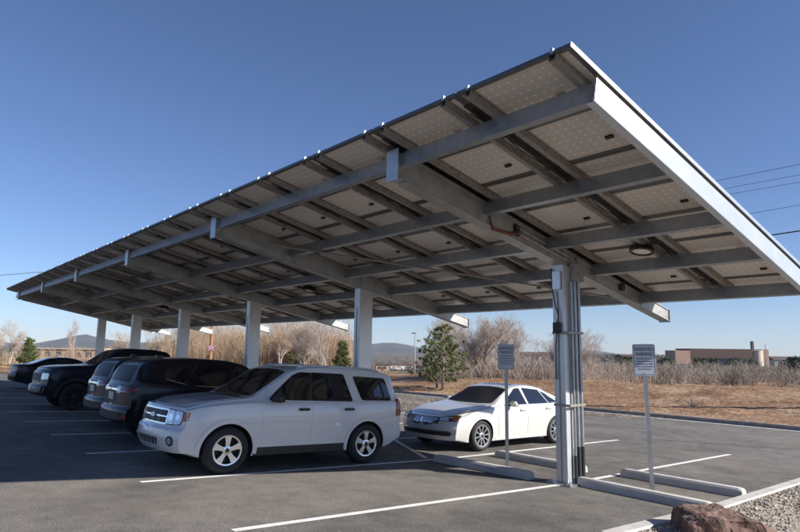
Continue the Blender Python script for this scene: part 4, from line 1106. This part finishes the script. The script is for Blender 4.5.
# thickets: uncountable stems
def thicket(name, n, region, h0, h1, m, label, seed, tw=4, wid=.016, splay=.25, clump=0):
    rg = random.Random(seed); V, F = [], []; left = 0
    for i in range(n):
        if clump:
            if left <= 0:
                cx, cy = region(rg); left = rg.randint(int(clump*.5), int(clump*1.5)); cr = rg.uniform(.25, .9); ch = rg.uniform(.35, 1.45)
            left -= 1; ox, oy = rg.gauss(0, cr*.45), rg.gauss(0, cr*.45); x, y = cx+ox, cy+oy
            hh = (h0+(h1-h0)*rg.random()**1.2)*ch; lean = Vector((ox, oy, 0))*.7
        else:
            x, y = region(rg); k = .6+.55*fbm(x*1.0, y*1.0, .16, 3); hh = (h0+(h1-h0)*rg.random()**1.4)*max(.35, k+.35); lean = Vector()
        b = Vector((x, y, land(x, y)-.05)); d = (Vector((rg.gauss(0, splay), rg.gauss(0, splay), 1))+lean).normalized()
        p1 = b+d*hh*.5+Vector((rg.gauss(0, .06), rg.gauss(0, .06), 0)); p2 = b+d*hh+Vector((rg.gauss(0, .14), rg.gauss(0, .14), 0))
        quad_strip(V, F, [b, p1, p2], wid*1.5, wid*.5, rg)
        for q in range(tw):
            f = rg.uniform(.25, .95); s = b.lerp(p1, f*2) if f < .5 else p1.lerp(p2, f*2-1)
            e = s+(d*.8+Vector((rg.gauss(0, .55), rg.gauss(0, .55), rg.uniform(0, .3)))).normalized()*hh*rg.uniform(.12, .34)
            quad_strip(V, F, [s, e], wid*.8, wid*.35, rg)
    o = new_obj(name, V, F, MT[m]); tag(o, label, 'brush', kind='stuff'); return o
def band(u0, u1, d0, d1):
    def r(rg):
        dp = rg.uniform(d0, d1); x, y, z = at(rg.uniform(u0, u1), dp); return x, y
    return r
thicket('brush', 3800, band(436, 575, 42, 52), .7, 1.9, 'twig', 'pinkish grey leafless brush behind the sedan and pine', 12, 6, .014, .3, 26)
thicket('brush', 3000, band(570, 880, 40, 58), .3, 1.25, 'twig_grey', 'grey brown leafless brush behind the dirt bank', 1, 7, .013, .3, 34)
thicket('brush', 1600, band(570, 880, 40, 58), .3, 1.4, 'bark_dark', 'darker leafless shrubs scattered in the brush behind the dirt bank', 21, 7, .013, .34, 40)
thicket('brush', 1300, band(570, 880, 40, 56), .3, 1.1, 'twig', 'paler leafless shrubs scattered in the brush behind the dirt bank', 22, 7, .013, .34, 40)
thicket('brush', 4200, band(560, 900, 52, 110), .6, 1.5, 'twig_grey', 'far grey brush on the flat land below the low building', 2, 5, .03, .3, 22)
thicket('tall_brush', 7500, band(168, 352, 62, 80), 2.0, 5.0, 'twig_tan', 'tall tan thicket of bare stems behind the columns', 3, 9, .018, .18)
thicket('tall_brush', 2200, band(-120, 172, 70, 88), .6, 2.1, 'twig_tan', 'pale tan brush at the far end of the lot', 4, 8, .02, .22, 24)
thicket('brush', 3000, band(432, 600, 60, 110), .8, 2.2, 'twig_grey', 'grey brush on the flats behind the bare trees', 6, 5, .028, .3, 22)
thicket('dry_grass', 9000, band(395, 900, 23.5, 40), .04, .20, 'dry_grass', 'dry yellow grass tufts on the dirt bank', 5, 1, .010, .5)
thicket('dry_grass', 5000, band(-150, 400, 52, 70), .10, .45, 'dry_grass', 'dry grass on the dirt beyond the lot', 8, 1, .02, .4)
# dark junipers out on the flats
def juniper_mesh(seed):
    rg = random.Random(seed); V, F = [], []
    for i in range(900):
        u = rg.random()*6.28; r = rg.random()**.45; zz = rg.random()
        k = math.sqrt(max(0, 1-(zz*.95)**2))*(1+.3*math.sin(3*u+seed)); c = Vector((math.cos(u)*r*k, math.sin(u)*r*k, .05+zz*1.15))
        d = Vector((rg.gauss(0, 1), rg.gauss(0, 1), rg.gauss(.5, 1))).normalized()*rg.uniform(.12, .28); s = d.cross(Vector((rg.gauss(0, 1), rg.gauss(0, 1), rg.gauss(0, 1)))).normalized()*.06
        n0 = len(V); V.extend([c-s, c+s, c+d]); F.append((n0, n0+1, n0+2))
    return V, F
JV, JF = juniper_mesh(3); J = empty('juniper'); new_obj('foliage', JV, JF, MT['juniper'], J); mbj = MB(); mbj.tube([(0, 0, -.2), (.05, 0, .7)], [.08, .03], 6); mbj.build('trunk', MT['bark_grey'], J)
jl = ['dark juniper bush below the left end of the low building', 'dark juniper bush below the middle of the low building', 'dark juniper bush between the low building and its round tower', 'dark juniper bush by the round tower', 'dark juniper at the edge of the flats by the thin mast', 'dark juniper behind the reserved parking sign', 'dark juniper on the flats by the small hill']
for i, (u, dp, s) in enumerate(((700, 120, 1.5), (714, 150, 1.6), (736, 140, 1.7), (752, 170, 1.5), (797, 110, 1.9), (668, 130, 1.4), (628, 120, 1.6))):
    put(J, u, dp, s, jl[i], 'bush', 'dark junipers on the flats', copy=i > 0, sxy=1.25)
def far_scrub(n, u0, u1, d0, d1, m, label, seed):
    rg = random.Random(seed); V, F = [], []
    for i in range(n):
        dp = d0*(d1/d0)**rg.random(); x, y, z = at(rg.uniform(u0, u1), dp); R = rg.uniform(.5, 1.5)*(.8+dp/700.0)
        for q in range(22):
            a = rg.random()*6.28; r = R*rg.random()**.5; c = Vector((x+math.cos(a)*r, y+math.sin(a)*r, z+rg.random()*R*1.1*math.sqrt(max(0, 1-(r/R)**2))))
            d = Vector((rg.gauss(0, 1), rg.gauss(0, 1), rg.gauss(.4, 1))).normalized()*R*.42; s_ = d.cross(Vector((rg.gauss(0, 1), rg.gauss(0, 1), rg.gauss(0, 1)))).normalized()*R*.2
            n0 = len(V); V.extend([c-s_, c+s_, c+d]); F.append((n0, n0+1, n0+2))
    tag(new_obj('far_scrub', V, F, MT[m]), label, 'scrub', kind='stuff')
far_scrub(1300, 330, 900, 255, 1600, 'juniper', 'dark scrub dotted over the far flats', 61)
far_scrub(1300, 330, 900, 250, 1200, 'bark_dark', 'brown dry scrub dotted over the far flats', 62)
far_scrub(500, -200, 330, 110, 1600, 'juniper', 'dark scrub below the pointed mountain', 63)
dv, df = [], []
rg = random.Random(31)
for i in range(90):
    a = rg.random()*6.28; d = Vector((math.cos(a), math.sin(a), rg.uniform(.2, 1.2))).normalized(); L = rg.uniform(.2, .5); s = Vector((rg.gauss(0, .08), rg.gauss(0, .08), 0))
    quad_strip(dv, df, [s, s+d*L*.6, s+d*L+Vector((0, 0, .05))], .012, .005, rg)
ds = new_obj('dead_shrub', dv, df, MT['bark_grey']); x, y, z = at(692, 26.5); ds.location = (x, y, z); tag(ds, 'small dead grey shrub lying on the dirt bank', 'shrub')

# ---------------- poles and wires
def utility_pole(u, depth, h, label, star=False):
    x, y, z = at(u, depth); t = empty('utility_pole', (x, y, z), (0, 0, .95)); tag(t, label, 'pole', 'wooden utility poles')
    mb = MB(); mb.tube([(0, 0, -.3), (0, 0, h*.5), (0, 0, h)], [.17, .15, .12], 10); mb.build('pole', MT['wood_pole'], t, True)
    mb = MB(); mb.box(-1.2, 1.2, -.06, .06, h-.75, h-.62); mb.build('crossarm', MT['wood_pole'], t)
    for sx in (-1.1, -.4, .4, 1.1):
        mb = MB(); mb.lathe([(.03, h-.62), (.06, h-.58), (.04, h-.54), (.06, h-.50), (.03, h-.44)], 8, axis='z'); o = mb.build('insulator', MT['galv'], t, True); o.location = (sx, 0, 0)
    if star:
        pts = []
        for k in range(10):
            r = .42 if k % 2 == 0 else .2; a = math.pi/2+k*math.pi/5; pts.append((r*math.cos(a), r*math.sin(a)))
        v = [(px, -.22, pz) for px, pz in pts]+[(px, -.18, pz) for px, pz in pts]
        f = [tuple(range(10)), tuple(reversed(range(10, 20)))]+[(k, (k+1) % 10, 10+(k+1) % 10, 10+k) for k in range(10)]
        mb = MB(); mb.add(v, f); o = mb.build('star_sign', MT['star'], t); o.location = (0, 0, CAM.z-z+.1); o.rotation_euler = (0, 0, -.95-YAW+.35)
    return x, y, z
MT['star'] = mat('star_paint', (.32, .18, .26), .6)
pa = utility_pole(212, 61, 12.4, 'orange brown utility pole carrying a small star, between columns', True)
pb = utility_pole(929, 23.4, 10.9, 'utility pole on the dirt bank holding the wires past the sign')
pc = utility_pole(-70, 84, 11.6, 'utility pole beyond the far end of the lot')
def wire(a, b, sag, r, label):
    a, b = Vector(a), Vector(b); pts = []
    for i in range(25):
        t = i/24; p = a.lerp(b, t); p.z -= sag*4*t*(1-t); pts.append(p)
    mb = MB(); mb.tube(pts, r, 5); o = mb.build('power_line', MT['wire'], None, True); tag(o, label, 'wire', 'overhead wires')
wl4 = ['highest of the thin overhead wires past the roof edge', 'second highest thin overhead wire past the roof edge', 'third highest thin overhead wire past the roof edge', 'lone thin overhead wire above the thick dark cable']
for k, (ha, hb, r) in enumerate(((12.1, 10.7, .011), (11.9, 10.2, .009), (11.85, 9.85, .009), (9.6, 8.9, .010))):
    wire((pb[0], pb[1], pb[2]+hb), (pa[0], pa[1], pa[2]+ha-.3), .8, r, wl4[k])
wire((pb[0], pb[1], pb[2]+7.75), (pa[0], pa[1], pa[2]+8.4), .9, .03, 'thicker dark cable hanging lowest of the overhead wires')
wire((pa[0], pa[1], pa[2]+11.9), (pc[0], pc[1], pc[2]+10.9), .3, .03, 'dark wire meeting the far end of the solar roof')
x, y, z = at(416, 78); t = empty('lamp_post', (x, y, z)); tag(t, 'far pale grey lamp post by the pine', 'lamp post')
mb = MB(); mb.tube([(0, 0, -.2), (0, 0, 5.0)], [.09, .06], 8); mb.build('post', MT['alu'], t, True); mb = MB(); mb.box(-.5, .1, -.12, .12, 5.0, 5.12); mb.build('lamp_head', MT['black_metal'], t)
x, y, z = at(767, 200); t = empty('mast', (x, y, z)); tag(t, 'thin dark mast beside the low building', 'pole')
mb = MB(); mb.tube([(0, 0, -.2), (0, 0, 7.2)], [.14, .09], 6); mb.build('pole', MT['bark_grey'], t); mb = MB(); mb.box(-.9, .9, -.05, .05, 6.5, 6.65); mb.build('crossarm', MT['bark_grey'], t)

# ---------------- far buildings
MT['wall_pink'] = mat('stucco_pink', (.42, .27, .21), .9, var=.06); MT['wall_cream'] = mat('stucco_cream', (.52, .45, .36), .9, var=.06)
MT['wall_brown'] = mat('brown_roof', (.10, .06, .05), .8, var=.1); MT['wall_tan'] = mat('adobe', (.40, .28, .19), .9, var=.08); MT['brick_red'] = mat('red_block', (.28, .14, .11), .9, var=.15, vscale=3)
MT['win'] = mat('window_pane', (.05, .07, .12), .15)
def building(name, u, depth, yaw, label, cat='building'):
    x, y, z = at(u, depth); t = empty(name, (x, y, z-.1), (0, 0, yaw)); tag(t, label, cat); return t
FACE = -YAW                        # local x runs to the right as seen from the lot
t = building('low_building', 725, 225, FACE-.06, 'long low brown building with pink wing and round tower', 'building')
mb = MB(); mb.box(-12, 9.5, 0, 12, 0, 2.6); wl_ = mb.build('wall', MT['wall_cream'], t)
mb = MB(); mb.box(-12.6, 10, -.8, 12.5, 2.6, 5.2); mb.build('roof', MT['wall_brown'], t)
for k in range(12):
    mb = MB(); mb.box(-11.3+k*1.72, -11.3+k*1.72+1.45, -.12, .0, .7, 2.3); mb.build('window', MT['win'], wl_)
mb = MB(); mb.box(-18, -12.62, -1, 9, 0, 4.6); mb.build('wing', MT['wall_pink'], t)
mb = MB(); mb.lathe([(2.2, -.5), (2.2, 4.6), (2.3, 4.6), (2.3, 4.9), (.001, 5.0)], 20, axis='z'); o = mb.build('tower', MT['wall_cream'], t, True, 40); o.location = (12.2, 1, 0)
mb = MB(); mb.box(11.3, 12.1, 2, 3, 4.9, 7.6); mb.build('chimney', MT['wall_brown'], t); mb = MB(); mb.box(13.6, 16.2, 0, 8, 0, 5.2); mb.build('wing', MT['wall_pink'], t); t.scale = (1, 1, 1.25)
def house(u, depth, w, d, h, wall, label, pitch=1.0, yaw=0):
    t = building('house', u, depth, FACE+yaw, label, 'house')
    mb = MB(); mb.box(-w/2, w/2, 0, d, 0, h); wl_ = mb.build('wall', MT[wall], t)
    mb = MB(); mb.add([(-w/2-.4, -.4, h), (w/2+.4, -.4, h), (w/2+.4, d+.4, h), (-w/2-.4, d+.4, h), (-w/2-.4, d/2, h+pitch), (w/2+.4, d/2, h+pitch)], [(0, 1, 5, 4), (2, 3, 4, 5), (0, 4, 3), (1, 2, 5), (0, 3, 2, 1)]); mb.build('roof', MT['wall_brown'], t)
    for k in range(2):
        mb = MB(); mb.box(-w*.32+k*w*.42, -w*.32+k*w*.42+w*.16, -.08, 0, h*.35, h*.75); mb.build('window', MT['win'], wl_)
    mb = MB(); mb.box(-w*.06, w*.06, -.08, 0, 0, h*.72); mb.build('door', MT['wall_brown'], wl_)
house(786, 260, 9, 7, 2.6, 'wall_cream', 'small white house with dark roof beyond the thin mast', 1.4)
house(384, 265, 6.0, 5, 3.0, 'wall_tan', 'flat tan house in the valley seen beside the second column', .3, .1)
house(399, 330, 8, 6, 2.8, 'wall_cream', 'pale house in the valley behind the tiny white car', .9, .3)
house(422, 300, 8, 6, 2.8, 'wall_tan', 'far tan house in the valley by the lamp post', .9, -.2)
house(409, 380, 9, 6, 3.2, 'wall_cream', 'tiny far cream house below the blue hill', .9, 0)
t = building('long_building', 66, 112, FACE, 'long low brown building below the pointed mountain', 'building')
mb = MB(); mb.box(-6, 6, 0, 5, 0, 2.1); wl_ = mb.build('wall', MT['wall_tan'], t); mb = MB(); mb.box(-6.2, 6.2, -.2, 5.2, 2.1, 2.3); mb.build('roof', MT['wall_cream'], t)
for k in range(6):
    mb = MB(); mb.box(-5.4+k*1.9, -4.4+k*1.9, -.05, 0, .7, 1.6); mb.build('window', MT['win'], wl_)
house(545, 190, 12, 7, 2.6, 'wall_cream', 'far pale house seen through the brush past the sedan', .9, 0)
house(640, 210, 11, 7, 2.4, 'wall_tan', 'far tan house behind the reserved parking sign', .8, .2)
t = building('brick_shed', 281, 64, FACE+.1, 'small red brick shed in the thicket between columns', 'shed')
mb = MB(); mb.box(-.8, .8, 0, 1.6, 0, 2.6); wl_ = mb.build('wall', MT['brick_red'], t); mb = MB(); mb.box(-.95, .95, -.15, 1.75, 2.6, 2.75); mb.build('roof', MT['wall_brown'], t); mb = MB(); mb.box(-.35, .3, -.05, 0, 0, 1.9); mb.build('door', MT['wall_brown'], wl_)
# parked car far across the flats
fc = copy_tree(sedan.root); x, y, z = at(393, 225); fc.location = (x, y, z+.02); fc.rotation_euler = (0, 0, FACE+.15); fc.scale = (1, 1, 1)
tag(fc, 'tiny far white car parked by the tan house', 'car')

# ---------------- mountains
RID = [(-900, 330), (-300, 337), (-100, 338), (0, 341), (35, 343), (50, 341), (70, 337), (86, 334), (100, 338), (130, 342), (200, 340), (300, 341), (335, 338.5), (350, 339), (370, 343.5), (385, 342.5), (398, 342), (412, 345), (430, 348), (470, 350), (520, 352), (575, 353.5), (592, 349), (604, 350.5), (625, 354), (700, 355), (800, 356), (1100, 358), (1700, 362)]
V, F = [], []; NU = 420; rows = [(2300, -12, 0), (2700, 0, .18), (3100, 0, .45), (3500, 0, .72), (3800, 0, .93), (4000, 0, 1.0), (4300, 0, .8), (4900, -12, 0)]
for i in range(NU):
    u = -900+2600*i/(NU-1); hor = 351+.0131*(u-400); yt = np.interp(u, *zip(*RID)); e = max(.2, (hor-yt))/598.0
    ang = math.atan((u-400)/598.0*math.cos(PITCH)); ca = math.cos(ang)
    dx, dy = math.sin(YAW+ang), math.cos(YAW+ang)
    for (R, b, k) in rows:
        hh = (CAM.z+e*4000*ca*1.0)*k; x, y = CAM.x+dx*R, CAM.y+dy*R
        hh += (10*fbm(x, y, .0022, 5)+4*fbm(x, y, .012, 4))*min(1, k*1.5)*(.3+min(1, e*80)*.7) if k else 0
        V.append((x, y, -6+b+hh))
m_ = len(rows)
for i in range(NU-1):
    for j in range(m_-1): F.append((i*m_+j, (i+1)*m_+j, (i+1)*m_+j+1, i*m_+j+1))
struct(new_obj('mountains', V, F, MT['mountain'], smooth=True), 'low forested mountains along the horizon')


# ---------------- clear air: thin even haze round everything
mb = MB(); mb.box(-6300, 6300, -6300, 6300, -30, 190); hz = mb.build('haze', []); hz['kind'] = 'stuff'; hz['label'] = 'thin clear air that fades the far mountains'
hm = bpy.data.materials.new('haze'); hm.use_nodes = True; hn = hm.node_tree.nodes; hn.remove(hn['Principled BSDF'])
pv = hn.new('ShaderNodeVolumePrincipled'); pv.inputs['Color'].default_value = (.70, .82, 1.0, 1); pv.inputs['Density'].default_value = 0.00008
hm.node_tree.links.new(pv.outputs[0], hn['Material Output'].inputs['Volume']); hz.data.materials.append(hm)
